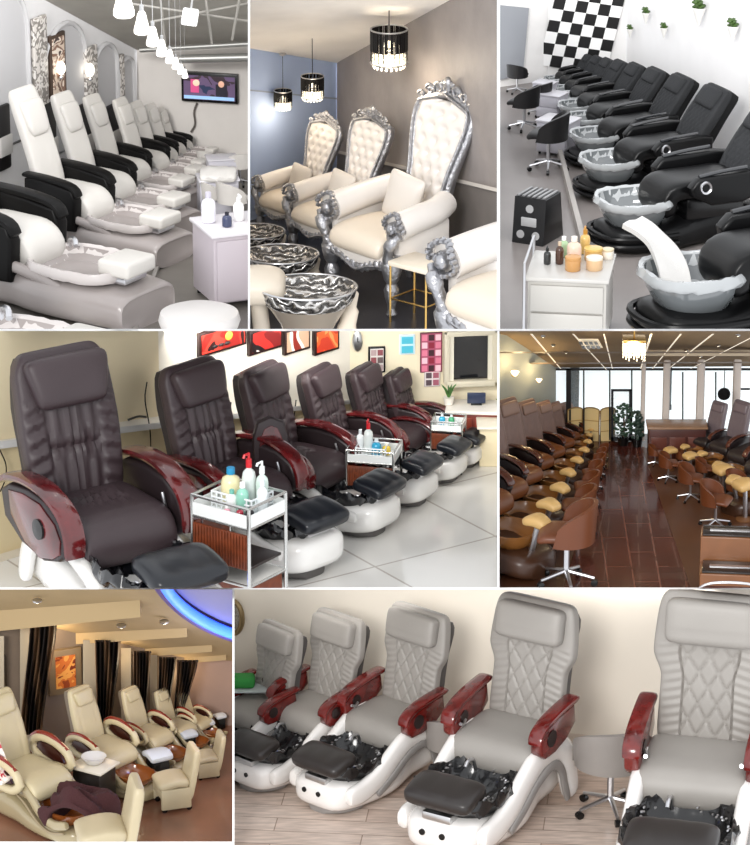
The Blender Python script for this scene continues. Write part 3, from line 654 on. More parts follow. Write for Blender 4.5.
def p_pendant_crystal():
    r = proto('crystal_pendant_lamp'); bk = S('#0b090a', 'smoked_beads', rough=.25); cl = mat('lit_crystal', (.98, .93, .82), .1, emit=1.1, ecol=(1, .9, .7), coat=1)
    s = MB()
    for k in range(60):
        a = k/60*2*math.pi
        s.tube([(.165*math.cos(a), .165*math.sin(a), .02 if k % 3 == 0 else .12), (.165*math.cos(a), .165*math.sin(a), .31)], .0098 if k % 3 else .006, 6)
    s.build('lamp_shade', bk, r)
    t = MB()
    for z in (.31, .0): t.tube([(.168*math.cos(k/24*6.2832), .168*math.sin(k/24*6.2832), z+.005) for k in range(24)], .008, 6, closed=True)
    t.build('shade_ring', CHROME, r)
    c = MB()
    for q, n, z0 in ((.14, 18, 0), (.09, 12, .02), (.04, 6, .04)):
        for k in range(n):
            a = k/n*6.2832
            for j in range(4 if q > .1 else 6): c.blob((q*math.cos(a), q*math.sin(a), z0-.03+j*.033), (.013, .013, .018), 1)
    c.build('crystal_drops', cl, r)
    MB().blob((0, 0, .14), (.05, .05, .07), 2).build('bulb', mat('bulb', (1, .9, .75), .4, emit=8, ecol=(1, .87, .65)), r)
    MB().tube([(0, 0, .3), (0, 0, 1.0)], .006, 6).build('cord', BLACKP, r)
    MB().lathe([(.01, .97), (.06, .99), (.07, 1.02), (.01, 1.03)], 20).build('ceiling_rose', CHROME, r)
    return r
def p_trolley():
    r = proto('pedicure_trolley'); st = mat('trolley_tube', (.62, .62, .6), .25, 1); wd = S('#6e3319', 'wood_slats', rough=.4, var=.35, vscale=14)
    w, d, h = .5, .42, .78
    f = MB()
    for x in (-1, 1):
        for y in (-1, 1): f.tube([(x*w/2, y*d/2, .04), (x*w/2, y*d/2, h+.1)], .014, 8)
    for z in (h+.1, h-.05, .3):
        f.tube([(-w/2, -d/2, z), (w/2, -d/2, z), (w/2, d/2, z), (-w/2, d/2, z)], .012, 8, closed=True)
    f.build('trolley_frame', st, r)
    MB().box((0, 0, h-.05), (w, d, .02), .004).box((0, -d/2, h-.0), (w, .008, .1)).box((0, d/2, h-.0), (w, .008, .1)).box((-w/2, 0, h), (.008, d, .1)).box((w/2, 0, h), (.008, d, .1)).build('tray', S('#e4e6e4', 'tray_white', rough=.2), r)
    p = MB().box((0, -d/2+.005, .55), (w-.02, .02, .26), .004)
    for k in range(18): p.box((-w/2+.025+k*.026, -d/2-.008, .55), (.018, .012, .25), .003)
    p.build('wood_front', wd, r)
    MB().box((-w/2+.005, 0, .55), (.02, d-.03, .26), .003).build('side_panel', wd, r)
    MB().box((0, 0, .3), (w-.02, d-.02, .02), .003).build('shelf', S('#dcdad4', rough=.3), r)
    MB().box((0, 0, .42), (w-.05, d-.04, .02), .003).build('shelf', S('#2a2220', rough=.3), r)
    MB().box((0, .02, .17), (w-.05, d-.06, .24), .006).build('lower_drawer', wd, r)
    for x in (-1, 1):
        for y in (-1, 1): MB().lathe([(.01, -.012), (.035, -.01), (.035, .01), (.01, .012)], 14, M=Matrix.Translation((x*w/2, y*d/2, .036)) @ Matrix.Rotation(R(90), 4, 'Y')).build('caster', BLACKP, r)
    return r
def p_basket(col='#e9edef'):
    r = proto('plastic_basket'); m = S(col, rough=.2); b = MB()
    for z in (0, .03, .06, .09): b.tube([(-.13, -.09, z), (.13, -.09, z), (.13, .09, z), (-.13, .09, z)], .006, 6, closed=True)
    for k in range(9):
        x = -.13+k*.0325; b.box((x, -.09, .045), (.008, .004, .09)); b.box((x, .09, .045), (.008, .004, .09))
    for k in range(6):
        y = -.09+k*.036; b.box((-.13, y, .045), (.004, .008, .09)); b.box((.13, y, .045), (.004, .008, .09))
    b.box((0, 0, .003), (.26, .18, .006)); b.build('basket_body', m, r); return r
def p_small_sofa():
    r = proto('technician_chair'); m = S('#b9ab8c', 'cream_vinyl', rough=.4, var=.04)
    MB().pad([(-.26, .36), (0, .4), (.18, .38)], .46, .13, nu=18, nv=14, p=4, pe=3).build('seat', m, r)
    MB().pad([(.16, .14), (.22, .4), (.27, .66), (.3, .84)], keyf((0, .46), (1, .42)), .11, nu=18, nv=18, p=5, pe=4).build('backrest', m, r)
    b = MB().box((0, -.02, .25), (.44, .42, .14), .03)
    for x in (-1, 1): b.box((x*.2, -.02, .19), (.05, .42, .3), .02)
    b.build('seat_skirt', m, r)
    for x in (-1, 1):
        for y in (-.18, .16): MB().lathe([(.01, -.018), (.04, -.015), (.04, .015), (.01, .018)], 14, M=Matrix.Translation((x*.19, y, .04)) @ Matrix.Rotation(R(90), 4, 'Y')).build('caster', BLACKP, r)
    return r
def loc_on(obj, l):   # world point from a point in the thing's own space
    return Matrix.Translation(obj.location) @ obj.rotation_euler.to_matrix().to_4x4() @ Matrix.Diagonal(tuple(obj.scale)+(1,)) @ Vector(l)
def stand(pr, host, l, k, yaw, label, cat, group=None):
    w = loc_on(host, l); c = copy_tree(pr); CELL.roots.append(c); c.location = w; c.rotation_euler = (0, 0, R(yaw)+host.rotation_euler[2]); c.scale = (host.scale[0]*k,)*3
    tag(c, label, cat, group); return c
# ================================================================= top left: white salon
setcell(0, 0, 248, 329)
cell = CELL
PW = white_chair()
backA = Plane((137, 150), (260, 158)); leftA = Plane((137, 150), (-200, 320))
wg = S('#cdc8c3', 'wall_warm_grey', rough=.8, var=.03); wl = S('#e2e1e1', 'wall_pale', rough=.8, var=.03)
wallpoly('wall_back', [fp(137, 150), fp(262, 158.1), backA.at(262, 44), backA.at(137, 50)], wg)
wallpoly('wall_left', [fp(-200, 320), fp(137, 150), leftA.at(137, 50), leftA.at(45, 0), leftA.at(-200, -130)], wl)
struct('floor', MB().poly([fp(-95, 360), fp(270, 360), fp(262, 150), fp(120, 148), fp(-210, 310)]), S('#6d6862', 'concrete_grey', rough=.35, var=.18, vscale=1.5))
ce = S('#a5a199', 'ceiling_grey', rough=.9, var=.06)
def plane3(a, b, c):
    n = (b-a).cross(c-a).normalized()
    def f(px, py, off=0):
        r = ray(px, py); q = CAM+r*((a-CAM).dot(n)/r.dot(n)); return q+(n if n.z < 0 else -n)*off
    return f
CA = plane3(backA.at(137, 50), backA.at(262, 44), leftA.at(45, 0))
wallpoly('ceiling', [CA(137, 50), CA(262, 44), CA(262, -30), CA(-10, -30)], ce)
# arches: flat round-topped panels, their grey paints the shade of niches
def arch_pts(w, h, n=14):
    q = [(-w/2, -h/2), (w/2, -h/2)]; r = w/2; hr = min(r, h*.3)
    for i in range(n+1):
        a = math.pi*i/n; q.append((r*math.cos(a), h/2-hr+hr*math.sin(a)))
    return q
for k, (x0, y0, x1, y1) in enumerate([(-28, -12, 26, 150), (44, 23, 84, 150), (93, 44, 116, 150), (118, 58, 133, 150)]):
    c, w, h = onwall(leftA, x0, y0, x1, y1); o = MB()
    q = arch_pts(w, h); V = [(a, -.012, b) for a, b in q]; o._mk(V, [tuple(range(len(V)))]); o.tube([(a, -.02, b) for a, b in q], .03, 6, closed=True)
    s = struct('trim_%d' % (k+1), o, S('#c2c1c2', 'niche_shade', rough=.8)); wset(s, leftA, c)
mosaic = artmat('mosaic', ['#d8d2cc', '#8c8680', '#e4dfda', '#aaa29a', '#f0ece8'], 9, .2, 2)
for (x0, y0, x1, y1, l) in [(31, 16, 44, 106, 'mosaic tile strip between the two nearest arches'), (83, 46, 94, 100, 'mosaic tile strip between the second and third arches'), (117, 54, 121, 96, 'narrow mosaic strip beside the furthest arch')]:
    o, w, h = wallthing('mosaic_strip', leftA, x0, y0, x1, y1, l, 'wall panel', 'mosaic strips between the arches'); MB().box((0, -.03, 0), (w, .04, h), .004).build('mosaic_panel', mosaic, o)
picture(leftA, 47, 33, 62, 96, 'brown framed patterned art panel inside the white arch', S('#4a3a30', rough=.5), artmat('spa_art', ['#6e5446', '#d9c6b4', '#8a6a58', '#efe2d4', '#4c3b35'], 6, 1, 4), 'picture')
for (x, y, l) in [(61, 68, 'glowing round wall light on the brown art panel'), (90, 70, 'glowing round wall light further along the arches')]:
    o = empty('wall_sconce'); o.location = leftA.at(x, y, .09); tag(o, l, 'wall light', 'sconces on the arched wall')
    MB().blob((0, 0, 0), (.05, .05, .08), 2).build('lamp_shade', mat('sconce_glow', (1, .95, .85), .4, emit=4, ecol=(1, .93, .8)), o); MB().box((0, 0, -.1), (.03, .1, .03), .008).build('lamp_holder', CHROME, o)
# soffit along the arched wall
struct('beam', MB().poly([leftA.at(137, 50), leftA.at(45, 0), leftA.at(45, 0)+Vector((.7, -.1, .25)), leftA.at(137, 50)+Vector((.45, -.3, .25))]), S('#d9d9da', 'soffit_white', rough=.7))
# black dividers on the wall behind the chairs
for i, (x0, x1, y0, y1) in enumerate([(-6, 6, 104, 170), (36, 52, 103, 180), (72, 88, 103, 172), (102, 118, 103, 160)]):
    o, w, h = wallthing('black_wall_panel', leftA, x0, y0, x1, y1, ['black upright wall panel left of the nearest white backrest', 'black upright wall panel between first and second white backrests', 'black upright wall panel between second and third white backrests', 'round topped black wall panel behind the third white backrest'][i], 'wall panel', 'black wall panels')
    MB().box((0, -.04, 0), (w, .06, h), .03).build('panel_board', S('#161416', rough=.4), o)
    MB().box((0, -.075, -h*.12), (w*.98, .02, h*.3), .004).build('white_band', WHT, o)
# television
def tvart(p, w, h, y):
    MB().box((-w*.28, y, .02), (w*.16, .01, h*.55), .0).build('news_picture', S('#c04a7a', emit=.5), p)
    MB().blob((-w*.25, y-.005, h*.2), (w*.07, .008, h*.14), 2).build('news_picture', S('#e2c6ae', emit=.4), p)
    MB().box((w*.24, y, -.02), (w*.22, .01, h*.5), .0).build('news_picture', S('#23202c', emit=.2), p)
    MB().blob((w*.24, y-.005, h*.2), (w*.06, .008, h*.14), 2).build('news_picture', S('#d8a890', emit=.4), p)
    MB().box((0, y-.004, -h*.4), (w*.98, .01, h*.13), .0).build('news_banner', S('#8fb3d8', emit=.6), p)
picture(backA, 183, 72, 239, 101, 'black flat television showing two news presenters on grey wall', BLACKP, artmat('tvback', ['#27304a', '#5b4a66', '#352a30', '#22262e'], 4, 1, 3, emit=.5), 'television', 'television', .07, .03, extra=tvart)
o = MB().tube([backA.at(197, 103, .03), backA.at(194, 112, .03), backA.at(195, 124, .03), backA.at(191, 132, .03)], .012, 6, sm=12).build('power_cable', S('#5b5550')); tag(o, 'dark cable hanging from the television down the wall', 'cable')
# ceiling services: two ducts, rails, white fan box
for i, (a, b, rad, l) in enumerate([((180, 59), (262, 57), .05, 'silver round duct running above the television'), ((140, 50), (262, 43), .03, 'thin grey pipe above the silver duct')]):
    o = MB().tube([backA.at(*a, .4), backA.at(*b, .4)], rad, 16).build('ceiling_duct', mat('duct_metal', (.5, .5, .48), .35, .8)); tag(o, l, 'duct')
for i, (a, b) in enumerate([((150, 22), (255, 2)), ((120, 2), (255, 22)), ((205, -5), (212, 44)), ((160, -5), (165, 44)), ((240, -5), (232, 40))]):
    o = MB().tube([P(a[0], a[1], 2.6), P(b[0], b[1], 3)], .014, 8).build('ceiling_rail', S('#8f8c86', rough=.5)); tag(o, ['long grey ceiling rail sloping down to the left', 'long grey ceiling rail sloping down to the right', 'short ceiling rail right of the white vent box', 'short ceiling rail behind the pendant lamps', 'short ceiling rail furthest right under the grey ceiling'][i], 'rail')
o = empty('ceiling_fan_box'); o.location = P(190, 17, 2.2); o.rotation_euler = (0, R(8), 0); tag(o, 'white louvred box hanging from the grey ceiling', 'vent box')
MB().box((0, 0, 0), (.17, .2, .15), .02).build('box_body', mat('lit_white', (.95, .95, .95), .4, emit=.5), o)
m = MB()
for k in range(4): m.box((-.06+k*.04, -.105, 0), (.008, .01, .13))
m.build('louvre', S('#9a9a9a'), o); MB().tube([(0, 0, .07), (0, 0, .4)], .012).build('drop_rod', MIRROR, o)
pp = p_pendant_white()
for i, (x, y, s) in enumerate([(124, 17, 1.25), (142, 34, .95), (153, 46, .8), (162, 56, .68), (170, 63, .56), (176, 69, .48), (181, 74, .42), (185, 78, .38)]):
    put(pp, P(x, y, .5+i*.45), s*.85, 0, 'glowing white cone pendant lamp, ' + ['nearest and largest of the row', 'second from the camera', 'third from the camera', 'fourth from the camera', 'fifth from the camera', 'sixth, level with the top of the television', 'seventh, small, beside the television corner', 'furthest and smallest, touching the television edge'][i], 'pendant lamp', 'white cone pendants in a row')
lab = ['white leather pedicure chair cropped at the left, its large basin in front', 'white pedicure chair with the large rounded headrest nearest the left edge', 'second white high-back pedicure chair along the arched wall', 'third white high-back pedicure chair, in front of the round black panel', 'fourth white high-back pedicure chair, slim between its neighbours', 'fifth white pedicure chair with its black arms', 'sixth small white pedicure chair', 'furthest small white pedicure chair below the television']
for i, (x, y, s, yw) in enumerate([(7, 226, 1.38, 56), (71, 191, 1.02, 56), (101, 177, .83, 56), (123, 163, .67, 56), (146, 155, .56, 56), (158, 150, .48, 56), (169, 145, .41, 56), (178, 142, .35, 56)]):
    if i == 7: yw = 64
    place(PW, x, y, s, yw, lab[i], 'pedicure chair', 'white pedicure chairs along the arched wall', h=.52)
place(PW, -85, 290, 1.9, 56, 'greige pedicure basin base in the bottom left corner, its chair cropped away', 'pedicure chair', None, h=.52)
# right side
cb = p_drawer_cabinet('#b9b0b6', 1, '#dcd8dc', False, .6, .6, .8)
def tl(pr, x, y, s, yw, label, cat, group=None, h=0, **k): return place(pr, x, y, s, yw, label, cat, group, h, **k)
mc = tl(cb, 232, 226, .95, 22, 'tall pale lilac manicure cabinet at the right edge with bottles on top', 'cabinet', None, .8, sc=(1.05, 1.1, 1.0))
st = p_round_stool('#d2cecb'); tl(st, 200, 312, 1.08, 0, 'round white padded ottoman at the bottom of the white salon', 'ottoman', None, .46)
ts = tub_stool('#c9c5c0')
tl(ts, 233, 200, .62, 130, 'white tub stool behind the lilac manicure cabinet', 'stool', 'white tub stools', .45); tl(ts, 213, 196, .5, 120, 'smaller white tub stool left of the one at the cabinet', 'stool', 'white tub stools', .45)
cb2 = p_drawer_cabinet('#c2c0c8', 2, '#d0ced4', False, .7, .5, .7)
tl(cb2, 218, 178, .55, 10, 'pale manicure desk covered with white towels, behind the stools', 'cabinet', None, .7)
tl(cb2, 222, 158, .42, 10, 'small pale manicure desk furthest back beside the wall', 'cabinet', None, .7)
tl(ts, 240, 166, .45, 200, 'white tub stool at the far right by the wall', 'stool', 'white tub stools', .45)
tl(ts, 206, 160, .34, 160, 'tiny white tub stool at the far wall', 'stool', 'white tub stools', .45)
b1 = p_bottle('#e8e6ee', '#c8c4d0', .26, .06); b2 = p_bottle('#39405e', '#20222e', .15, .05); b3 = p_bottle('#f6f4f2', '#dddddd', .2, .045, True)
stand(b1, mc, (-.2, .1, .82), 1.2, 0, 'clear tall bottle standing on the lilac cabinet', 'bottle'); stand(b2, mc, (-.08, -.1, .82), 1, 0, 'dark blue short bottle on the lilac cabinet', 'bottle'); stand(b3, mc, (.1, .05, .82), 1.2, 0, 'white pump bottle on the lilac cabinet', 'bottle')
tw = MB().pad([(-.2, .02), (0, .07), (.2, .03)], .4, .08, nu=14, nv=12, disp=lambda u, v: .03*noise.noise(Vector((u*3, v*5, 0)))).build('folded_towel', WHT)
tw.location = fp(219, 178+.7*.55*94)+Vector((0, 0, .42)); tag(tw, 'crumpled white towel lying on the middle manicure desk', 'towel')
struct('trim_20', MB().hexa([fp(128, 345), fp(133, 345), fp(196, 165), fp(194, 165)], [fp(128, 345)+Vector((0, 0, .05)), fp(133, 345)+Vector((0, 0, .05)), fp(196, 165)+Vector((0, 0, .05)), fp(194, 165)+Vector((0, 0, .05))]), S('#8a8580', rough=.5))
# ================================================================= top middle: throne chairs
setcell(250, 0, 497, 329)
cornB = (337, 195)
leftB = Plane(cornB, (235, 225)); rightB = Plane(cornB, (520, 330))
wallpoly('wall_left', [fp(235, 225), fp(*cornB), leftB.at(337, 63), leftB.at(235, 46)], None or mat('wall_blue', srgb('#a9bbde'), .7, var=.06, vscale=1))
wallpoly('wall_right', [fp(*cornB), fp(530, 337.4), rightB.at(530, -60), rightB.at(337, 63)], mat('wall_taupe', srgb('#8d8683'), .55, var=.14, vscale=2.2, bump=.3, bscale=5))
struct('floor', MB().poly([fp(220, 360), fp(530, 360), fp(530, 200), fp(337, 190), fp(220, 215)]), S('#37363a', 'dark_floor', rough=.3, var=.2))
CB_ = plane3(leftB.at(337, 63), leftB.at(235, 46), rightB.at(450, 0))
wallpoly('ceiling', [CB_(337, 63), CB_(235, 46), CB_(235, -30), CB_(504, -30)], S('#f0ebe5', 'ceiling_swirl', rough=.8, var=.09, vscale=1.2))
wallpoly('trim_1', [leftB.at(235, 88, .02), leftB.at(337, 98, .02), leftB.at(337, 99.5, .02), leftB.at(235, 89.5, .02)], S('#8f98ac'))
g = MB()
for (a, b) in [((262, 42), (352, 14)), ((292, 30), (402, 62-40))]: g.tube([P(a[0], a[1], 2), P(b[0], b[1], 2)], .008, 5)
pc = p_pendant_crystal()
for i, (x, y, s, d, l) in enumerate([(389, 63, 1.1, 1.2, 'nearest black beaded drum pendant with lit crystals'), (312.5, 97, .68, 2.6, 'middle black beaded drum pendant with lit crystals'), (283, 107, .54, 3.2, 'furthest black beaded pendant near the blue wall')]):
    put(pc, P(x, y, d), s, 0, l, 'pendant lamp', 'crystal pendants over the thrones')
    lamp('POINT', P(x, y+8, d-.1), 6 if i else 22, .1, (1, .85, .65))
rail = MB()
for (ya, yb, o_) in ((186, 190, .04),):
    rail.hexa([rightB.at(337, 150, .0), rightB.at(530, 196, .0), rightB.at(530, 200, 0), rightB.at(337, 153, 0)], [rightB.at(337, 150, .05), rightB.at(530, 196, .05), rightB.at(530, 200, .05), rightB.at(337, 153, .05)])
struct('trim_2', rail, S('#c9c2ba', rough=.4))
wallpoly('trim_3', [rightB.at(337, 154, .01), rightB.at(530, 201, .01), fp(530, 337.4)+rightB.n*.01, fp(*cornB)+rightB.n*.01], S('#6e6864', 'wainscot_taupe', rough=.45, var=.1))
TH = throne(); SB = silver_bowl()
place(TH, 394, 229, 1.26, -49, 'tallest tufted ivory throne chair with carved silver frame, nearest complete one', 'throne chair', 'silver framed thrones along the taupe wall', h=.57)
place(TH, 336, 210, .87, -49, 'middle tufted ivory throne chair with carved silver frame', 'throne chair', 'silver framed thrones along the taupe wall', h=.57)
place(TH, 296, 197, .72, -49, 'furthest tufted ivory throne chair beside the blue wall', 'throne chair', 'silver framed thrones along the taupe wall', h=.57)
place(TH, 534, 291, 1.75, -49, 'cream throne armchair cropped at the bottom right, only its rolled arm showing', 'throne chair', 'silver framed thrones along the taupe wall', h=.57)
place(SB, 308, 288, 1.0, 0, 'nearest embossed silver pedicure bowl with a cream fin', 'foot basin', 'embossed silver bowls before the thrones', h=.5)
place(SB, 281, 255, .78, 0, 'middle embossed silver pedicure bowl', 'foot basin', 'embossed silver bowls before the thrones', h=.5)
place(SB, 255, 232, .62, 0, 'furthest silver pedicure bowl at the left edge', 'foot basin', 'embossed silver bowls before the thrones', h=.5)
for i, (x, y, s, l) in enumerate([(412, 213, 1.25, 'square ivory cushion leaning on the nearest throne'), (350, 198, .92, 'square ivory cushion leaning on the middle throne'), (309, 188, .7, 'small ivory cushion leaning on the furthest throne')]):
    o = empty('throw_cushion'); pl = CELL; th_ = [r for r in CELL.roots if r.name.startswith('throne')][i]
    w = loc_on(th_, (-.02 if i else -.0, .1, .8)); o.location = w; o.scale = (th_.scale[0],)*3; o.rotation_euler = (R(-12), R(8), th_.rotation_euler[2]+R(5)); tag(o, l, 'cushion', 'ivory cushions on the thrones')
    MB().pad([(0, -.19), (0, 0), (0, .19)], lambda v: .4-.05*math.sin(math.pi*v), .15, nu=20, nv=20, p=2, pe=1.6, kwp=.12).build('cushion_body', S('#d3ccc4', 'ivory_satin', rough=.4), o)
o = empty('padded_footrest'); o.location = fp(250, 345)+Vector((0, 0, .42)); o.scale = (1.25,)*3; tag(o, 'cream padded footrest at the left edge beside the nearest bowl', 'footrest')
o.location = P(258, 288, -.2)
MB().pad([(-.26, 0), (0, .05), (.26, 0)], .44, .24, nu=20, nv=18, p=2.6, pe=2.4).build('footrest_pad', S('#cfc4b4', 'cream_pad', rough=.4), o); MB().tube([(0, 0, -.08), (.03, .05, -.4)], .07, 14).build('footrest_post', S('#cfc4b4'), o)
o = empty('side_table'); o.location = fp(420, 322); o.rotation_euler = (0, 0, R(-40)); tag(o, 'small cream side table with thin gold legs between the last two thrones', 'side table')
MB().box((0, 0, .62), (.5, .42, .05), .01).build('table_top', S('#e5d9c6', rough=.35), o)
for x in (-1, 1):
    for y in (-1, 1): MB().tube([(x*.23, y*.19, 0), (x*.23, y*.19, .6)], .012, 8).build('leg', GOLD, o)
MB().tube([(-.23, -.19, .25), (.23, -.19, .25), (.23, .19, .25), (-.23, .19, .25)], .01, 6, closed=True).build('stretcher', GOLD, o)
# ================================================================= top right: black chairs
setcell(500, 0, 750, 329)
backC = Plane((548, 80), (626, 82)); rightC = Plane((626, 82), (900, 300)); leftC = Plane((548, 80), (440, 96))
wallpoly('wall_right', [fp(626, 82), fp(900, 300), rightC.at(900, -60), rightC.at(626, -20)], S('#efeeee', 'wall_bright', rough=.7, var=.015))
wallpoly('wall_back', [fp(548, 80), fp(626, 82), backC.at(626, -20), backC.at(548, -20)], S('#e6e5e4', 'wall_bright2', rough=.7))
wallpoly('wall_left', [fp(440, 96), fp(548, 80), leftC.at(548, -20), leftC.at(440, -20)], S('#f0eeec', 'wall_left_white', rough=.7, var=.04))
struct('door_1', MB().hexa([leftC.at(500, 5, .02), leftC.at(529, 8, .02), leftC.at(523, 74, .02), leftC.at(500, 80, .02)], [leftC.at(500, 5, .05), leftC.at(529, 8, .05), leftC.at(523, 74, .05), leftC.at(500, 80, .05)]), S('#9a9da3', 'door_grey', rough=.5))
struct('floor', MB().poly([fp(450, 360), fp(820, 360), fp(820, 75), fp(540, 75), fp(430, 90)]), S('#8b8481', 'floor_taupe', rough=.3, var=.1, vscale=1))
# checkerboard wall
sq = 11.4; ang = R(9); ck = MB(); ckw = MB()
def ckp(i, j):
    u, v = i*sq, j*sq; return backC.at(628+u*math.cos(ang)*1-v*math.sin(ang)*1.6-70, -14+u*math.sin(ang)*.9+v*math.cos(ang), .04)
for i in range(6):
    for j in range(7): (ck if (i+j) % 2 else ckw).poly([ckp(i, j), ckp(i+1, j), ckp(i+1, j+1), ckp(i, j+1)])
o = empty('checkerboard_panel'); tag(o, 'black and white checkerboard panel on the far wall', 'wall panel')
ck.build('black_squares', S('#111011', rough=.4), o); ckw.build('white_squares', S('#f0efee', rough=.5), o)
pot = None
def p_wall_planter():
    r = proto('wall_planter')
    MB().lathe([(.01, -.2), (.05, -.08), (.085, .02), (.08, .03), (.04, -.05)], 18, close=False).build('cone_pot', S('#e8e6e2', rough=.3), r)
    m = MB()
    for k in range(40):
        a = random.uniform(0, 6.28); q = random.uniform(0, .08); z = random.uniform(.02, .12); m.blob((q*math.cos(a), q*math.sin(a), z), (.028, .028, .02), 1, .4, 4, k)
    m.build('foliage', S('#45602a', 'succulent_green', rough=.5, var=.4, vscale=20), r); return r
wp = p_wall_planter()
for (x, y, s, l) in [(699, 10, 1.15, 'largest white cone planter with a green tuft, near the top'), (733, 28, 1.0, 'white cone planter nearest the right edge'), (664, 29, .65, 'small white cone planter left of and below the largest'), (646, 14, .7, 'small white cone planter above its neighbour on the bright wall'), (630, 30, .55, 'tiny cone planter nearest the checkerboard')]:
    put(wp, rightC.at(x, y, .1), s*.72, 0, l, 'planter', 'cone planters on the bright wall')
BC = black_chair()
labs = ['charcoal pedicure chair cropped at the right edge, white towel over its basin', 'black pedicure chair second from the right edge', 'black pedicure chair with the fully visible quilted charcoal back', 'black pedicure chair fourth from the front', 'black pedicure chair fifth from the front', 'black pedicure chair sixth from the front', 'black pedicure chair seventh from the front', 'black pedicure chair eighth from the front', 'furthest black pedicure chair below the checkerboard', 'tiny last black pedicure chair at the checkerboard wall']
for i, (x, y, s, yw) in enumerate([(796, 246, 1.5, -68), (710, 181, 1.1, -67), (669, 145, .86, -66), (643, 123, .7, -66), (624, 108, .58, -66), (609, 97, .49, -66), (597, 89, .42, -66), (588, 83, .36, -66), (580, 78, .32, -66), (573, 74, .28, -66)]):
    place(BC, x, y, s, yw, labs[i], 'pedicure chair', 'black pedicure chairs along the bright wall', h=.53)
# platform edge
struct('trim_30', MB().hexa([fp(556, 150), fp(560, 150), fp(590, 262), fp(584, 262)], [fp(556, 150)+Vector((0, 0, .1)), fp(560, 150)+Vector((0, 0, .1)), fp(590, 262)+Vector((0, 0, .1)), fp(584, 262)+Vector((0, 0, .1))]), S('#b0aaa4', rough=.4))
ob = tub_stool('#1b1a1b'); wb = tub_stool('#e9e7e4')
for (pr, x, y, s, yw, l) in [(ob, 548, 137, .78, -110, 'black technician stool nearest the platform edge'), (ob, 524, 104, .6, -120, 'black technician stool behind the nearest one'), (ob, 540, 96, .45, -130, 'black technician stool beside the green item'), (ob, 517, 76, .4, 150, 'black chair against the grey door')]:
    place(pr, x, y, s, yw, l, 'stool', 'black technician stools', h=.45)
for (x, y, s, l) in [(558, 112, .62, 'white service cart next to the nearest black stool'), (552, 88, .45, 'white service cart further up the row'), (545, 78, .36, 'small white service cart near the far wall')]:
    place(cb2, x, y, s, -30, l, 'cart', 'white service carts beside the basins', h=.7, sc=(.8, .9, .8))
for (x, y, s, l) in [(541, 100, .4, 'crumpled white towel draped over the nearest black stool'), (519, 82, .32, 'white towel bundle on the far black stool')]:
    pass
tb = empty('tool_box'); tb.location = fp(538, 238); tb.rotation_euler = (0, 0, R(-28)); tag(tb, 'black ribbed metal box with grey slatted top standing on the floor', 'box')
MB().prof([(-.26, 0), (-.2, .5), (.16, .5), (.24, 0)], -.19, .19, .015).build('box_body', S('#141416', rough=.35), tb)
m = MB()
for k in range(6): m.box((-.15+k*.06, -.02, .51), (.03, .34, .02), .005)
m.build('slatted_top', S('#8f8f90', rough=.3), tb)
m = MB()
for (x, z) in ((0, .38), (-.09, .1), (.09, .1)): m.tube([(x, -.245+.12*z, z), (x, -.265+.12*z, z)], .045, 14)
m.box((0, -.235, .24), (.18, .02, .1), .01); m.build('front_dials', S('#c4c4c4', rough=.3), tb)
cw = p_drawer_cabinet('#b9b6b0', 2, '#c4c1bc', False, .78, .62, .7)
ct = place(cw, 570, 268, 1.0, -8, 'white two drawer service cart with jars and bottles on top', 'cart', None, h=.7, sc=(1.0, 1.35, 1.0))
m = MB().tube([loc_on(ct, (-.42, -.34, .06)), loc_on(ct, (-.42, -.34, .86)), loc_on(ct, (-.42, .34, .86)), loc_on(ct, (-.42, .34, .06))], .015, 8); o = m.build('side_rail', CHROME); o.parent = ct; CELL.roots.remove(o); bpy.context.view_layer.update(); o.matrix_parent_inverse = ct.matrix_world.inverted()
jars = [(p_jar('#c8955a', '#c8955a', .14, .075), (.03, -.12, .72), 'amber round jar at the front of the service cart'), (p_jar('#d8b48a', '#e8ddc8', .13, .08), (.24, -.08, .72), 'clear jar of beads with a white lid on the service cart'), (p_bottle('#e9c9b4', '#f0e4da', .26, .07), (.02, .06, .72), 'pink rounded bottle in the middle of the service cart'), (p_jar('#caa060', '#d8b468', .12, .09), (.2, .16, .72), 'golden lidded jar behind the bead jar'), (p_bottle('#4a2f22', '#c9b49a', .22, .04), (-.12, .02, .72), 'dark brown bottle on the service cart'), (p_bottle('#a8c49a', '#ffffff', .2, .05), (-.1, .2, .72), 'pale green bottle behind the brown one'), (p_bottle('#2a2c2c', '#15181a', .16, .035, True), (-.24, .0, .72), 'small black pump bottle at the left of the service cart'), (p_bottle('#d9b26a', '#c08a3a', .24, .05, True), (.1, .3, .72), 'gold pump bottle at the back of the service cart'), (p_jar('#efe7da', '#d8c8a8', .1, .06), (.34, .2, .72), 'small cream jar at the right of the service cart')]
for pr, l, lb in jars: stand(pr, ct, (l[0], l[1], l[2]), 1.05, 0, lb, 'bottle' if 'bottle' in lb else 'jar', 'bottles and jars on the service cart')
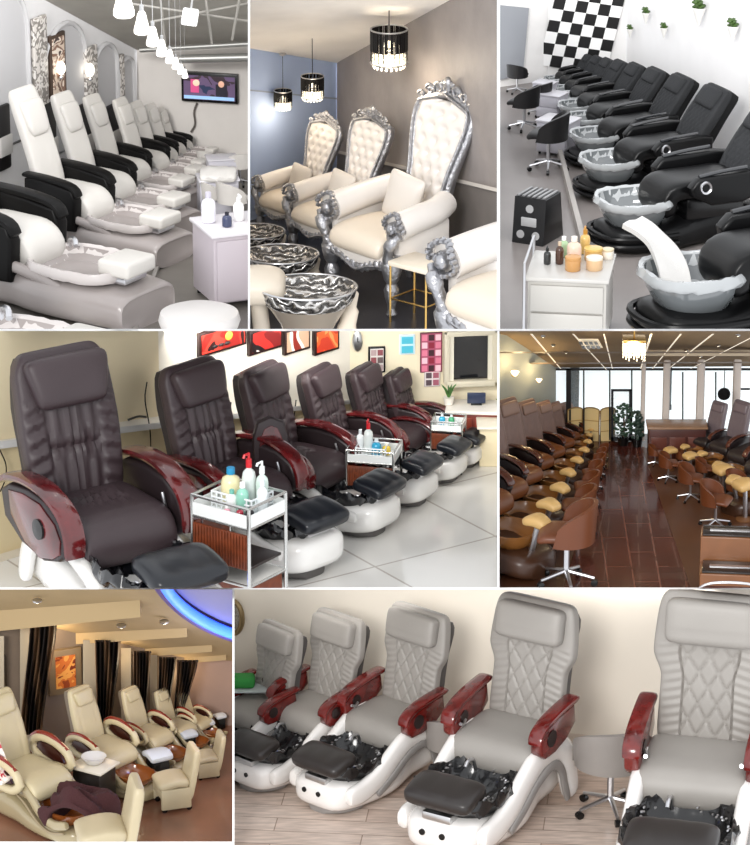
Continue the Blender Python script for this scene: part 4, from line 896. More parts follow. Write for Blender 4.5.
# draped towel over the nearest basin
t = MB(); q0 = [(637, 224), (655, 232), (668, 250), (676, 275), (682, 300)]
ch0 = [r for r in CELL.roots if r.name.startswith('black')][0]
path = [(.06, -1.02, .36), (.05, -1.0, .56), (.0, -.8, .56), (-.1, -.62, .48), (-.2, -.5, .36)]
def ribbon(host, a, b, w, th, nm, m, n=18, sag=None):
    pts = resample(a, n); mb = MB(); V = []; Fc = []
    for i, p in enumerate(pts):
        T = (pts[min(n-1, i+1)]-pts[max(0, i-1)]).normalized(); A = T.cross(Vector((0, 0, 1)));
        if A.length < .1: A = last
        A = A.normalized(); last = A
        Nn = A.cross(T).normalized()
        for j in range(7):
            u = j/6*2-1; V.append(p+A*u*w/2+Nn*(th/2+.01*math.sin(u*4+i*.5)))
        for j in range(7):
            u = 1-j/6*2; V.append(p+A*u*w/2-Nn*(th/2-.01*math.sin(u*4+i*.5)))
    for i in range(n-1):
        for j in range(14): Fc.append((i*14+j, i*14+(j+1) % 14, (i+1)*14+(j+1) % 14, (i+1)*14+j))
    Fc.append(tuple(range(14))); Fc.append(tuple((n-1)*14+j for j in range(14)))
    mb._mk(V, Fc); return mb.build(nm, m)
o = ribbon(None, [P(632, 222, -.0), P(646, 230, -.1), P(662, 247, -.2), P(673, 270, -.35), P(678, 296, -.5)], None, .3, .05, 'draped_towel', S('#cdcbc8', 'terry_white', rough=.9, bump=.4, bscale=120)); tag(o, 'long white towel draped over the nearest clear basin', 'towel')
# ================================================================= middle left: brown chairs
setcell(0, 331, 497.6, 588)
WLc = Plane((0, 560), (350, 446)); WBc = Plane((350, 446), (540, 438))
struct('floor', MB().poly([fp(-60, 640), fp(560, 640), fp(560, 430), fp(350, 440), fp(-60, 560)]), brickmat('tile_white', srgb('#d9d7d2'), srgb('#e3e1dd'), srgb('#b5afa8'), 1, 1.5, 1.5, .014, rough=.18, rot=R(-34), offset=0, coat=.3))
wallpoly('wall_left', [fp(-60, 579.5), fp(350, 446), WLc.at(350, 300), WLc.at(-60, 300)], mat('wall_cream_glow', srgb('#efe9dc'), .6, var=.02))  # pale colour paints the white glare on the cream wall
wallpoly('wall_back', [fp(350, 446), fp(540, 438), WBc.at(540, 300), WBc.at(350, 300)], mat('wall_cream_back', srgb('#e6dcc0'), .7, var=.03))
def strip(pl, pts, th, m, name, off=0): 
    A = [pl.at(x, y, off) for x, y in pts]; B = [pl.at(x, y, off+th) for x, y in pts]; return struct(name, MB().hexa(A, B), m)
strip(WLc, [(-40, 325), (158, 325), (160, 416), (-40, 446)], .01, S('#eadbb8', 'paint_cream', rough=.7), 'trim_4')  # cream wall tone left of the painted glare
strip(WLc, [(-40, 452), (160, 424), (350, 398), (350, 451), (-40, 574)], .01, S('#c9b48c', 'paint_tan', rough=.7), 'trim_5') if False else None
m_ = MB()._mk([WLc.at(x, y, .01) for x, y in [(-40, 452), (350, 404), (350, 445), (-40, 572)]], [(0, 1, 2, 3)]); struct('trim_5', m_, S('#d8c7a0', 'paint_tan', rough=.7))
strip(WLc, [(-40, 446), (350, 400), (350, 404), (-40, 454)], .12, S('#d7d6d4', 'rail_grey', rough=.4), 'trim_6')
strip(WLc, [(-40, 566), (60, 536), (60, 546), (-40, 578)], .05, S('#d8cdb8', rough=.5), 'baseboard_left')
m = MB().tube([WLc.at(128, 420, .12), WLc.at(138, 416.5, .14), WLc.at(146, 417, .12)], .012, 8, sm=8).build('wall_pen', S('#4a4640')); tag(m, 'small dark pen resting on the grey wall rail', 'pen')
artc = [['#8c1f18', '#c8372a', '#2a0f0e', '#e8952e', '#f2e6da'], ['#7c1a1a', '#b52a24', '#1c1214', '#d8d0cc', '#c8452e'], ['#7a5a44', '#c9a488', '#f0e4d8', '#8c2a1c', '#3a2a22'], ['#c83a22', '#e8602e', '#f09a5a', '#d8482a', '#f4c48c']]
def flame(p, w, h, y):
    MB().blob((w*.12, y, h*.12), (w*.09, .01, h*.24), 2).build('candle_motif', S('#f7a23c', emit=.6), p)
    for k in range(3): MB().blob((-w*.2+k*w*.14, y, -h*.25), (w*.07, .012, h*.1), 2).build('stone_motif', S('#1a1213', rough=.4), p)
for i, (x0, x1, l, fx) in enumerate([(197, 243, 'wide red picture with a glowing candle and dark stones, first in the row', flame), (247, 279, 'red and black picture of stones, second in the row', None), (282, 307, 'brown and white striped picture, third in the row', None), (312, 336, 'bright orange picture, fourth in the row', None)]):
    picture(WLc, x0, 326, x1, 350+i*.5, l, S('#2a1512', rough=.4), artmat('wall_art%d' % i, artc[i], 2.2, 1.2, i+1), fw=.03, group='red and orange pictures above the chairs', extra=fx)
o, w, h = wallthing('wall_clock', WLc, 352, 329, 361, 348, None, None) if False else wallthing('wall_clock', WBc, 352, 330, 362, 350, 'oval looking silver wall clock beside the orange picture', 'clock')
MB().lathe([(.01, 0), (w*.5, 0), (w*.5, .05), (w*.42, .06)], 28, 1, h/w, M=Matrix.Rotation(R(90), 4, 'X')).build('clock_case', MIRROR, o); MB().lathe([(.01, .055), (w*.42, .055)], 28, 1, h/w, M=Matrix.Rotation(R(90), 4, 'X')).build('clock_face', WHT, o)
MB().box((0, -.07, h*.12), (.008, .008, h*.25)).box((w*.1, -.07, 0), (w*.2, .008, .008)).build('clock_hands', BLACKP, o)
def grid(cols, rows, cs):
    def f(p, w, h, y):
        for i in range(cols):
            for j in range(rows): MB().box((-w/2+w*(i+.5)/cols, y, -h/2+h*(j+.5)/rows), (w/cols*.8, .008, h/rows*.75)).build('printed_picture', S(cs[(i+j*2) % len(cs)], rough=.5), p)
    return f
picture(WBc, 368, 346, 385, 372, 'small framed poster with rows of dark hand pictures', BLACKP, WHT, extra=grid(2, 3, ['#6a5a5a', '#b09a9a', '#8a4a50']), name='price_poster', cat='poster', th=.03, fw=.02)
picture(WBc, 399, 334, 415, 354, 'pale blue poster left of the pink nail poster', S('#dfe9ee'), S('#bfe0ea', rough=.5), extra=grid(1, 2, ['#4ab4cc', '#e87a5a']), name='poster', cat='poster', th=.02, fw=.01)
picture(WBc, 420, 332, 442, 372, 'tall pink and dark red nail design poster beside the window', S('#5a2030'), S('#a8506a', rough=.5), extra=grid(3, 5, ['#d87a94', '#3c1a24', '#e8c0cc', '#8a2038']), name='poster', cat='poster', th=.02, fw=.01)
picture(WBc, 424, 370, 440, 386, 'small white poster with dark pictures under the pink one', S('#c8c0c0'), S('#e4dcdc', rough=.5), extra=grid(2, 2, ['#5a4a50', '#a05a6a']), name='poster', cat='poster', th=.02, fw=.01)
# window with dark panes
o, w, h = wallthing('window_1', WBc, 446, 331, 494, 381); o['kind'] = 'structure'
for n_, bx in (('window_frame', [((-w/2, -.05, 0), (.06, .1, h)), ((w/2, -.05, 0), (.06, .1, h)), ((0, -.05, h/2), (w, .1, .06)), ((0, -.05, -h/2), (w, .12, .07))]),):
    m = MB()
    for c, d in bx: m.box(c, d, .01)
    m.build(n_, S('#cfc8b4', 'window_beige', rough=.5), o)
MB().box((0, -.03, 0), (w*.8, .02, h*.86)).build('window_pane', S('#121417', 'night_glass', rough=.12, coat=.6), o)
MB().box((-w*.45, -.05, 0), (.1, .05, h)).box((w*.45, -.05, 0), (.1, .05, h)).build('window_curtain', S('#dcd8c8', rough=.8), o)
# desk at the back
o = empty('reception_desk'); o.location = fp(474, 452); o.rotation_euler = (0, 0, R(-4)); tag(o, 'reddish wooden desk with a white top under the dark window', 'desk')
MB().box((0, 0, .25), (.5, .3, .5), .01).build('desk_body', S('#8a3a2c', rough=.4, var=.2), o); MB().box((0, 0, .52), (.62, .4, .04), .01).build('worktop', S('#e6e2da', rough=.3), o)
for k in (-1, 1): d_ = MB().box((k*.12, -.16, .28), (.2, .02, .34), .004).build('desk_door', S('#9c4634', rough=.35), o)
o2 = empty('half_wall_counter'); o2.location = fp(502, 462); tag(o2, 'cream low cabinet at the right edge carrying a green plant', 'cabinet')
MB().box((0, 0, .22), (.5, .3, .44), .01).build('cabinet_body', S('#ddd0ae', rough=.5), o2); MB().box((0, 0, .45), (.56, .36, .03), .01).build('worktop', S('#ece6d4', rough=.4), o2)
def p_small_plant(n=26, h=.2, w=.1, col='#3f6e2e'):
    r = proto('potted_plant'); MB().lathe([(.04, 0), (.055, .01), (.07, .1), (.06, .1)], 16).build('plant_pot', S('#e2dcd2', rough=.4), r); m = MB()
    for k in range(n):
        a = random.uniform(0, 6.28); t = random.uniform(.3, 1); q = [(0, 0, .08), (w*.5*t*math.cos(a), w*.5*t*math.sin(a), .1+h*.6*t), (w*t*math.cos(a), w*t*math.sin(a), .08+h*t)]
        m.tube(q, lambda v: .014*math.sin(math.pi*(v*.85+.1)), 5, sm=7, flat=.3)
    m.build('foliage', S(col, rough=.5, var=.3, vscale=8), r); return r
sp = p_small_plant()
w_ = loc_on(o2, (.02, 0, .465)); put(sp, w_, .9, 0, 'small green plant on the cream low cabinet', 'plant')
put(sp, loc_on(o, (-.28, -.0, .54)), .8, 0, 'small green plant on the reddish desk', 'plant')
o3 = empty('desk_monitor'); o3.location = loc_on(o, (.02, .02, .54)); tag(o3, 'small dark blue screen on the reddish desk', 'monitor')
MB().box((0, 0, .08), (.2, .03, .12), .005).build('screen', S('#25304a', rough=.3), o3); MB().box((0, .02, .01), (.12, .08, .02), .004).build('stand', BLACKP, o3)
BRC = brown_chair()
for i, (x, y, s, yw, l) in enumerate([(98, 508, 1.74, 33, 'largest dark brown ruched massage chair at the left front'), (228, 478, 1.29, 46, 'second dark brown massage chair, behind the front trolley'), (296, 459, 1.06, 56, 'third dark brown massage chair with raised side console'), (349, 444, .88, 60, 'fourth dark brown massage chair, beside the middle trolley'), (390, 431, .75, 63, 'fifth dark brown massage chair'), (419, 425, .63, 66, 'furthest dark brown massage chair near the posters')]):
    c = place(BRC, x, y, s, yw, l, 'massage chair', 'dark brown massage chairs along the cream wall', h=.55)
    if i == 2: ch3 = c
o = empty('swing_console'); o.location = fp(253, 529)+Vector((0, 0, 0)); o.location = loc_on(ch3, (-.5, -.06, .86)); o.rotation_euler = ch3.rotation_euler.copy(); o.rotation_euler.z += R(-40); o.scale = (1.0,)*3
tag(o, 'upright dark padded side console with red wooden inlay left of the third chair', 'chair console')
MB().prof([(-.17, -.3), (-.19, .1), (-.14, .25), (0, .31), (.13, .26), (.18, .1), (.17, -.3)], -.05, .05, .025, M=Matrix.Rotation(R(90), 4, 'Z')).build('console_pad', S('#2a2022', rough=.4), o)
c_ = MB().prof([(-.11, -.28), (-.12, .08), (-.07, .2), (0, .23), (.07, .2), (.12, .08), (.11, -.28)], -.065, -.05, .005, M=Matrix.Rotation(R(90), 4, 'Z')).build('wood_inlay', mat('cherry', (0, 0, 0)), o)
MB().lathe([(.05, 0), (.045, .01), (.01, .01)], 18, M=Matrix.Translation((0, -.066, .0)) @ Matrix.Rotation(R(90), 4, 'X')).build('round_hole', BLACKP, o)
PT = p_trolley(); BK = p_basket()
t1 = place(PT, 240, 506, 1.42, -36, 'front pedicure trolley with wooden slat side, loaded with bottles', 'trolley', 'pedicure trolleys between the chairs', h=.78)
t2 = place(PT, 374, 442, .95, -12, 'middle pedicure trolley with wooden slat front and white basket', 'trolley', 'pedicure trolleys between the chairs', h=.78, sc=(1, 1, .85))
t3 = place(PT, 448, 424, .62, -10, 'furthest small pedicure trolley beside the fifth chair', 'trolley', 'pedicure trolleys between the chairs', h=.78)
k1 = stand(BK, t1, (-.03, .08, .745), 1.35, 0, 'white slotted plastic basket on the front trolley', 'basket'); stand(BK, t2, (-.02, 0, .745), 1.2, 0, 'white slotted basket on the middle trolley', 'basket'); stand(BK, t3, (0, 0, .745), 1.2, 0, 'white slotted basket on the furthest trolley', 'basket')
items = [(p_bottle('#e6dcae', '#2a8fc0', .26, .07, name='bottle'), (-.13, .08), 'yellow bottle with a bright blue cap on the front trolley'), (p_bottle('#d9dfdc', '#c8202a', .34, .05, True), (.0, .12), 'clear tall bottle with a red pump on the front trolley'), (p_bottle('#cfe0d6', '#eef2f0', .3, .045, True), (.1, .14), 'clear spray bottle with white pump on the front trolley'), (p_bottle('#8fc8b4', '#ffffff', .22, .045), (.05, -.02), 'pale green bottle in the middle of the front trolley'), (p_bottle('#e8eef0', '#dfe6ea', .24, .04), (.17, .05), 'milky white bottle at the right of the front trolley'), (p_bottle('#f0f2f0', '#7ac0b0', .16, .04), (-.02, -.05), 'short white bottle with green cap on the front trolley')]
for pr, l, lb in items: stand(pr, t1, (l[0], l[1], .76), 1.0, 0, lb, 'bottle', 'bottles on the front trolley')
np_ = p_bottle('#a8283c', '#14100f', .09, .022, name='nail_polish_bottle'); np2 = p_bottle('#1c1a20', '#14100f', .09, .022, name='nail_polish_bottle'); np3 = p_bottle('#e8a0b0', '#f0f0f0', .08, .022, name='nail_polish_bottle')
for pr, l, lb in [(np_, (.12, -.14), 'red nail polish bottle at the corner of the front trolley'), (np2, (.18, -.1), 'black nail polish bottle beside the red one'), (np2, (.2, -.16), 'second black nail polish bottle at the tray edge'), (np3, (.02, -.16), 'pink nail polish bottle on the front trolley')]: stand(pr, t1, (l[0], l[1], .745), 1.2, 0, lb, 'nail polish', 'nail polish on the front trolley')
stand(p_bottle('#d8222e', '#d8222e', .1, .04), t1, (.1, -.1, .43), 1, 0, 'small red bottle on the dark shelf of the front trolley', 'bottle')
for pr, l, lb in [(items[1][0], (-.06, .0), 'red topped bottle on the middle trolley'), (p_bottle('#2fa0c8', '#e8f0f4', .18, .05), (.03, -.02), 'blue bottle on the middle trolley'), (p_bottle('#e8c84a', '#f4f0e0', .12, .045), (.13, .02), 'small yellow bottle on the middle trolley'), (items[4][0], (-.16, .06), 'milky bottle on the middle trolley')]: stand(pr, t2, (l[0], l[1], .76), 1, 0, lb, 'bottle', 'bottles on the middle trolley')
for pr, l, lb in [(p_bottle('#2fa0c8', '#e8f0f4', .18, .05), (-.1, 0), 'blue bottle on the furthest trolley'), (p_bottle('#3a9a6a', '#e8f0f4', .18, .05), (.05, 0), 'green bottle on the furthest trolley')]: stand(pr, t3, (l[0], l[1], .76), 1, 0, lb, 'bottle', 'bottles on the furthest trolley')
for (pts, l) in [([(147, 382), (145, 400), (150, 430), (151, 462)], 'thin black cord hanging behind the second chair'), ([(0, 450), (6, 465), (5, 480), (0, 492)], 'black cord looping down the wall at the left edge'), ([(231, 402), (229, 430), (234, 452)], 'thin black cord behind the third chair'), ([(296, 400), (294, 425), (299, 440)], 'thin black cord behind the fourth chair')]:
    o = MB().tube([WLc.at(x, y, .08) for x, y in pts], .007, 6, sm=14).build('thin_cable', BLACKP); tag(o, l, 'cord')
# ================================================================= middle right: long brown salon
setcell(499.4, 331, 750, 588)
SFp = Plane((556, 440), (660, 440)); LWm = Plane((556, 440), (380, 520)); RWm = Plane((660, 440), (790, 447))
struct('floor', MB().poly([fp(420, 640), fp(800, 640), fp(800, 430), fp(540, 436), fp(370, 515)]), brickmat('plank_red', srgb('#4a221a'), srgb('#5a2c20'), srgb('#75493a'), 1, .8, .26, .008, rough=.2, rot=R(90), coat=.3, noise_amt=.4))
wallpoly('wall_left', [fp(380, 520), fp(556, 440), LWm.at(556, 368), LWm.at(380, 250)], mat('wall_sage', srgb('#a3a9a4'), .6, var=.05, vscale=1))
ce2 = S('#8c785e', 'ceiling_beige', rough=.8, var=.05)
wallpoly('ceiling', [SFp.at(540, 368), SFp.at(800, 366), P(800, 300, .4), P(480, 312, .4), LWm.at(478, 317)], ce2)
def CE(px, py, off=.03):
    a, b, c = SFp.at(560, 368), SFp.at(800, 366), P(640, 306, .4); n = (b-a).cross(c-a).normalized()
    if n.z > 0: n = -n
    r = ray(px, py); return CAM+r*((a-CAM).dot(n)/r.dot(n))+n*off
st = 0
for (x0, y0, x1, y1, wd) in [(530, 331, 560, 366, 1.2), (572, 331, 606, 367, 1), (650, 331, 640, 366, 1.2), (680, 331, 652, 366, 1), (712, 331, 668, 366, 1.2), (750, 335, 690, 366, 1), (603, 331, 612, 366, .8)]:
    st += 1; struct('trim_%d' % (40+st), MB()._mk([CE(x0, y0), CE(x0+wd*2, y0), CE(x1+wd, y1), CE(x1, y1)], [(0, 1, 2, 3)]), mat('light_slot', srgb('#f2e6d0'), .5, emit=.5, ecol=(1, .9, .75)))
for (x0, y0, x1, y1) in [(499, 349, 750, 349), (530, 360, 750, 359)]:
    st += 1; struct('trim_%d' % (40+st), MB()._mk([CE(x0, y0), CE(x1, y1), CE(x1, y1+1.4), CE(x0, y0+1.4)], [(0, 1, 2, 3)]), S('#7c6a56'))
# storefront
ext = struct('exterior_backdrop', MB().poly([SFp.at(530, 445, -1.2), SFp.at(800, 445, -1.2), SFp.at(800, 340, -1.2), SFp.at(530, 340, -1.2)]), mat('overexposed_street', srgb('#e9f1f3'), .9, emit=.5, ecol=(.9, .97, 1)))
o = empty('window_1'); o['kind'] = 'structure'; fm = S('#17181b', 'black_frame', rough=.4)
fr_ = MB()
def bar(mb, x0, y0, x1, y1, th=.05, off=0, pl=SFp): mb.hexa([pl.at(x0, y0, off), pl.at(x1, y0, off), pl.at(x1, y1, off), pl.at(x0, y1, off)], [pl.at(x0, y0, off+th), pl.at(x1, y0, off+th), pl.at(x1, y1, off+th), pl.at(x0, y1, off+th)])
for b_ in [(566, 368, 571, 440), (583, 370, 584.5, 440), (609, 370, 610.5, 440), (631, 370, 632.5, 440), (556, 368, 760, 370.5), (682, 372, 683.5, 430), (715, 372, 716.5, 430), (738, 390, 740, 440), (740, 388, 750, 390)]: bar(fr_, *b_)
fr_.build('window_frame', fm, o)
gp = MB(); gp.poly([SFp.at(540, 440, -.02), SFp.at(790, 440, -.02), SFp.at(790, 368, -.02), SFp.at(540, 368, -.02)]); gp.build('window_pane', mat('shop_glass', (.9, .95, .95), .05, alpha=.12), o)
o = empty('door_1'); o['kind'] = 'structure'; m = MB()
for b_ in [(611, 389, 613.5, 441), (629, 389, 631.5, 441), (611, 389, 631.5, 391.5), (611, 437, 631.5, 441)]: bar(m, *b_, .08, .04)
m.build('door_frame', fm, o); m = MB(); bar(m, 613.5, 391, 629, 437, .01, .06); m.build('door_pane', mat('shop_glass', (0, 0, 0)), o); MB().tube([SFp.at(627, 410, .16), SFp.at(627, 422, .16)], .012, 6).build('door_handle', CHROME, o)
# far street objects seen through the glass
for (x0, y0, x1, y1, l) in [(573, 377, 582, 440, 'dark pillar outside the shop window'), (672, 372, 676, 430, 'grey pillar outside, between the indoor columns')]:
    o = empty('outdoor_pillar'); c, w, h = onwall(SFp, x0, y0, x1, y1); o.location = c-SFp.n*.7-Vector((0, 0, h/2)); tag(o, l, 'pillar'); MB().box((0, 0, h/2), (w, .1, h), .01).build('pillar_shaft', S('#5a6468', rough=.6), o); MB().box((0, 0, .03), (w*1.2, .14, .06), .01).build('pillar_base', S('#464e52'), o)
# beam and indoor white columns
bm_ = MB(); bar(bm_, 641, 350, 760, 356, .1, .7); struct('beam', bm_, S('#b5a690', rough=.6))
for i, (x, w_, y1) in enumerate([(642, 5, 440), (665, 8, 440), (699, 9, 440), (735, 9, 440)]):
    m = MB(); off = .12; c = SFp.at(x, y1, off); t_ = SFp.at(x, 353, off); h = (t_-c).z
    m.lathe([(w_*.0062, 0), (w_*.006, .04), (w_*.005, .06), (w_*.0048, h-.06), (w_*.006, h)], 14, c=tuple(c), e=4)
    struct('column_%d' % (i+1), m, S('#c5bbb4', 'column_white', rough=.5))
# gold chandelier and ceiling grille
o = empty('chandelier'); o.location = P(634, 347, 2.0); tag(o, 'square crystal chandelier glowing warm under the beige ceiling', 'chandelier')
MB().box((0, 0, .09), (.24, .2, .03), .005).build('frame', GOLD, o); m = MB()
for i in range(9):
    for j in range(4):
        for k in range(5+(i+j) % 3): m.blob((-.11+i*.0275, -.08+j*.053, .06-k*.03), (.009, .009, .013), 1)
m.build('crystal_drops', mat('warm_crystal', (1, .9, .7), .1, emit=1.5, ecol=(1, .85, .55)), o); MB().tube([(0, 0, .1), (0, 0, .2)], .01).build('drop_rod', GOLD, o)
lamp('POINT', P(634, 352, 1.8), 12, .1, (1, .8, .5))
o = empty('ceiling_grille'); tag(o, 'square light fitting with black grille set in the ceiling', 'ceiling light')
m = MB()._mk([CE(577, 337, .02), CE(598, 337, .02), CE(603, 346, .02), CE(583, 346, .02)], [(0, 1, 2, 3)]); m.build('frame', S('#e6d8c0', emit=.5), o); m = MB()
for i in range(4):
    for j in range(2):
        x = 578.5+i*5+j*2.2; y = 337.8+j*4.2; m._mk([CE(x, y, .04), CE(x+3.6, y, .04), CE(x+5.0, y+3.2, .04), CE(x+1.4, y+3.2, .04)], [(0, 1, 2, 3)])
m.build('grille', BLACKP, o)
sp_ = proto('ceiling_spotlight'); MB().lathe([(.035, 0), (.04, .015), (.03, .02)], 14).build('spot_ring', CHROME, sp_); MB().lathe([(.028, -.002), (.01, -.012)], 12).build('bulb', mat('spot_glow', (1, .9, .7), .3, emit=8, ecol=(1, .88, .62)), sp_)
for (x, y, l) in [(543, 334, 'nearest the top left corner'), (553, 343, 'second of three beside the left wall'), (566, 350, 'third of three, left of the black grille'), (718, 343, 'right of the chandelier, above the third column'), (700, 354, 'low, just above the third column'), (738, 333, 'nearest the top right corner'), (686, 348, 'between the second and third columns')]: put(sp_, CE(x, y, .03), .6, 0, 'small downlight in the beige ceiling, '+l, 'downlight', 'downlights in the beige ceiling')
def p_sconce():
    r = proto('wall_sconce'); MB().lathe([(.01, -.05), (.04, -.03), (.075, .03), (.085, .05)], 16, close=False).build('lamp_shade', mat('sconce_warm', (1, .85, .6), .4, emit=3, ecol=(1, .78, .45)), r); MB().tube([(0, .08, -.05), (0, .02, -.06), (0, 0, -.04)], .012).build('lamp_bracket', GOLD, r); return r
sc_ = p_sconce()
for (x, y, s, l) in [(515, 374, 1, 'glowing cup wall light nearest the camera on the grey green wall'), (539, 381, .7, 'smaller glowing cup wall light further along the grey green wall')]:
    w_ = LWm.at(x, y, .12); put(sc_, w_, s*.5, math.degrees(LWm.yaw), l, 'wall light', 'sconces on the grey green wall'); lamp('POINT', w_+LWm.n*.05+Vector((0, 0, .12)), 3, .05, (1, .75, .4))
# folding screen, tree, reception counter
o = empty('folding_screen'); o.location = fp(591, 441); tag(o, 'beige three panel folding screen before the shop window', 'screen')
for k in range(3):
    p = MB(); pts = [(-.085, 0), (.085, 0), (.085, .36)]+[(.085*math.cos(a*math.pi/8), .36+.03*math.sin(a*math.pi/8)) for a in range(1, 8)]+[(-.085, .36)]
    p._mk([(a, 0, b) for a, b in pts], [tuple(range(len(pts)))]); q = p.build('screen_panel', S('#d9c08a', 'screen_fabric', rough=.7), o, recalc=False); q.location = ((k-1)*.18, .0, 0); q.rotation_euler = (0, 0, R(15*(-1)**k))
    MB().tube([(a, 0, b) for a, b in pts], .008, 5, closed=True).build('panel_edge', S('#8a6a3a'), q)
    for z in (.12, .24): MB().box((0, -.005, z), (.16, .008, .008)).build('crossbar', S('#b08c50'), q)
o = empty('potted_tree'); o.location = fp(623, 445); tag(o, 'leafy indoor tree in a dark pot in front of the glass door', 'plant'); MB().lathe([(.05, 0), (.07, .1), (.06, .1)], 14).build('plant_pot', BLACKP, o); MB().tube([(0, 0, .08), (.01, 0, .2), (0, 0, .34)], .01).build('trunk', S('#4a3a2a'), o); m = MB()
for k in range(150):
    a = random.uniform(0, 6.28); z = random.uniform(.12, .48); q = .12*math.sin(math.pi*min(1, (z-.05)/.5))*random.uniform(.4, 1); m.blob((q*math.cos(a), q*math.sin(a), z), (.02, .01, .014), 1, .4, 3, k)
m.build('foliage', S('#2c4634', 'tree_green', rough=.5, var=.4, vscale=10), o)
o = empty('potted_tree'); o.location = fp(637, 446); tag(o, 'darker bushy plant right of the leafy tree', 'plant'); MB().lathe([(.05, 0), (.06, .1), (.05, .1)], 14).build('plant_pot', BLACKP, o); m = MB()
for k in range(90):
    a = random.uniform(0, 6.28); z = random.uniform(.1, .38); m.blob((.07*math.cos(a)*random.random(), .07*math.sin(a), z), (.018, .01, .022), 1, .4, 3, k)
m.build('foliage', S('#1e3328', rough=.5), o)
o = empty('reception_counter'); o.location = fp(676, 455); tag(o, 'long dark wooden reception counter in front of the white columns', 'counter')
MB().box((0, 0, .17), (.62, .24, .34), .01).build('counter_body', S('#4a2620', rough=.35, var=.2), o); MB().box((0, 0, .355), (.66, .28, .025), .008).build('worktop', S('#8a6a50', rough=.25), o)
for k in (-1, 0, 1): MB().box((k*.2, -.125, .15), (.17, .015, .2), .004).build('counter_panel', S('#5c3228', rough=.3), o)
for (x, y, r_, l) in [(724, 394, .05, 'round dark globe lamp beside the fourth column')]:
    o = empty('globe_ornament'); o.location = SFp.at(x, y, .5); tag(o, 'round dark sign hanging between the last two columns', 'sign'); MB().lathe([(.01, -.01), (.07, -.01), (.07, .01), (.01, .01)], 18, M=Matrix.Rotation(R(90), 4, 'X')).build('sign_disc', BLACKP, o); MB().tube([(0, 0, .06), (0, 0, .3)], .005).build('drop_rod', BLACKP, o)
# light wood raised strip on the right
struct('trim_60', MB()._mk([fp(642, 448)+Vector((0, 0, .003)), fp(800, 448)+Vector((0, 0, .003)), fp(800, 620)+Vector((0, 0, .003)), fp(702, 620)+Vector((0, 0, .003))], [(0, 1, 2, 3)]), S('#54321c', 'floor_tan', rough=.35, var=.15, vscale=2))
struct('trim_61', MB()._mk([fp(604, 448)+Vector((0, 0, .003)), fp(540, 448)+Vector((0, 0, .003)), fp(430, 600)+Vector((0, 0, .003)), fp(560, 600)+Vector((0, 0, .003))], [(0, 1, 2, 3)]), S('#3c2010', 'floor_tan2', rough=.35, var=.15, vscale=2))
SBR = salon_brown_chair(); SBD = salon_brown_chair(True)
nn_ = ['nearest', 'second', 'third', 'fourth', 'fifth', 'sixth', 'seventh', 'eighth', 'ninth']
for i, (x, s) in enumerate([(462, 1.12), (484, .96), (506, .8), (524, .65), (541, .53), (555, .43), (564, .35), (570, .285), (575, .235)]):
    c = place(SBR, x, 406+126*s, s, 44, 'taupe pedicure chair with butter yellow footrest, %s of the left row' % nn_[i], 'pedicure chair', 'taupe pedicure chairs in the left row')
for i, (x, s) in enumerate([(775, .72), (752, .58), (729, .47), (708, .4)]):
    place(SBD, x, 406+126*s, s, -44, 'mauve grey pedicure chair on the right side, %s from the camera' % nn_[i], 'pedicure chair', 'mauve grey pedicure chairs on the right')
TS = tub_stool('#633419'); TS2 = tub_stool('#a8683a')
for i, (x, y, s) in enumerate([(566, 584, 1.14), (578, 535, .68), (586, 508, .5), (592, 490, .4), (597, 477, .32), (600, 467, .26), (603, 460, .22)]):
    place(TS, x, y, s, -100+6*i, 'brown leather technician stool with chrome star base, %s along the aisle' % nn_[i], 'stool', 'brown stools beside the left row')
for i, (x, y, s, yw, l) in enumerate([(715, 527, .62, 70, 'nearest brown stool on the right side, before the tan cabinet'), (690, 500, .5, 80, 'brown stool behind the nearest on the right side'), (668, 481, .4, 90, 'small brown stool near the aisle on the right side'), (738, 508, .5, 60, 'brown stool at the right edge'), (704, 484, .36, 85, 'small brown stool in the middle of the right side'), (655, 465, .28, 90, 'tiny brown stool beside the counter corner'), (682, 468, .26, 90, 'tiny brown stool right of the counter corner')]):
    place(TS, x, y, s, yw, l, 'stool', 'brown stools on the right side')
FP = proto('padded_footrest'); f = MB().pad([(-.16, .5), (0, .54), (.16, .5)], .28, .15, nu=14, nv=12, p=3, pe=2.4).build('footrest_pad', S('#dcb06a', 'butter_vinyl'), FP); MB().tube([(0, 0, .46), (0, .02, .0)], .03).build('footrest_post', CHROME, FP); MB().lathe([(.12, 0), (.12, .02), (.03, .04)], 16).build('footrest_base', S('#6a4424'), FP)
for i, (x, y, s, l) in enumerate([(723, 500, .62, 'butter yellow footrest behind the nearest right stool'), (744, 520, .72, 'butter yellow footrest at the right edge'), (690, 478, .45, 'small butter yellow footrest near the counter'), (670, 470, .4, 'tiny butter yellow footrest beside the aisle')]):
    place(FP, x, y, s, -60, l, 'footrest', 'butter yellow footrests on the right side')
o = empty('manicure_desk'); o.location = fp(738, 596); o.rotation_euler = (0, 0, R(-6)); tag(o, 'tan two level cabinet with dark inlaid tops at the bottom right', 'cabinet')
MB().box((0, .2, .3), (.78, .3, .6), .015).box((0.02, -.12, .17), (.8, .34, .34), .015).build('cabinet_body', S('#754826', rough=.3, var=.12), o)
MB().box((0, .2, .61), (.74, .26, .02), .004).box((.02, -.12, .35), (.76, .3, .02), .004).build('worktop', S('#2a2320', rough=.15), o)
MB().box((0, .2, .625), (.6, .04, .01)).box((.02, -.12, .365), (.62, .05, .01)).build('metal_inlay', CHROME, o)
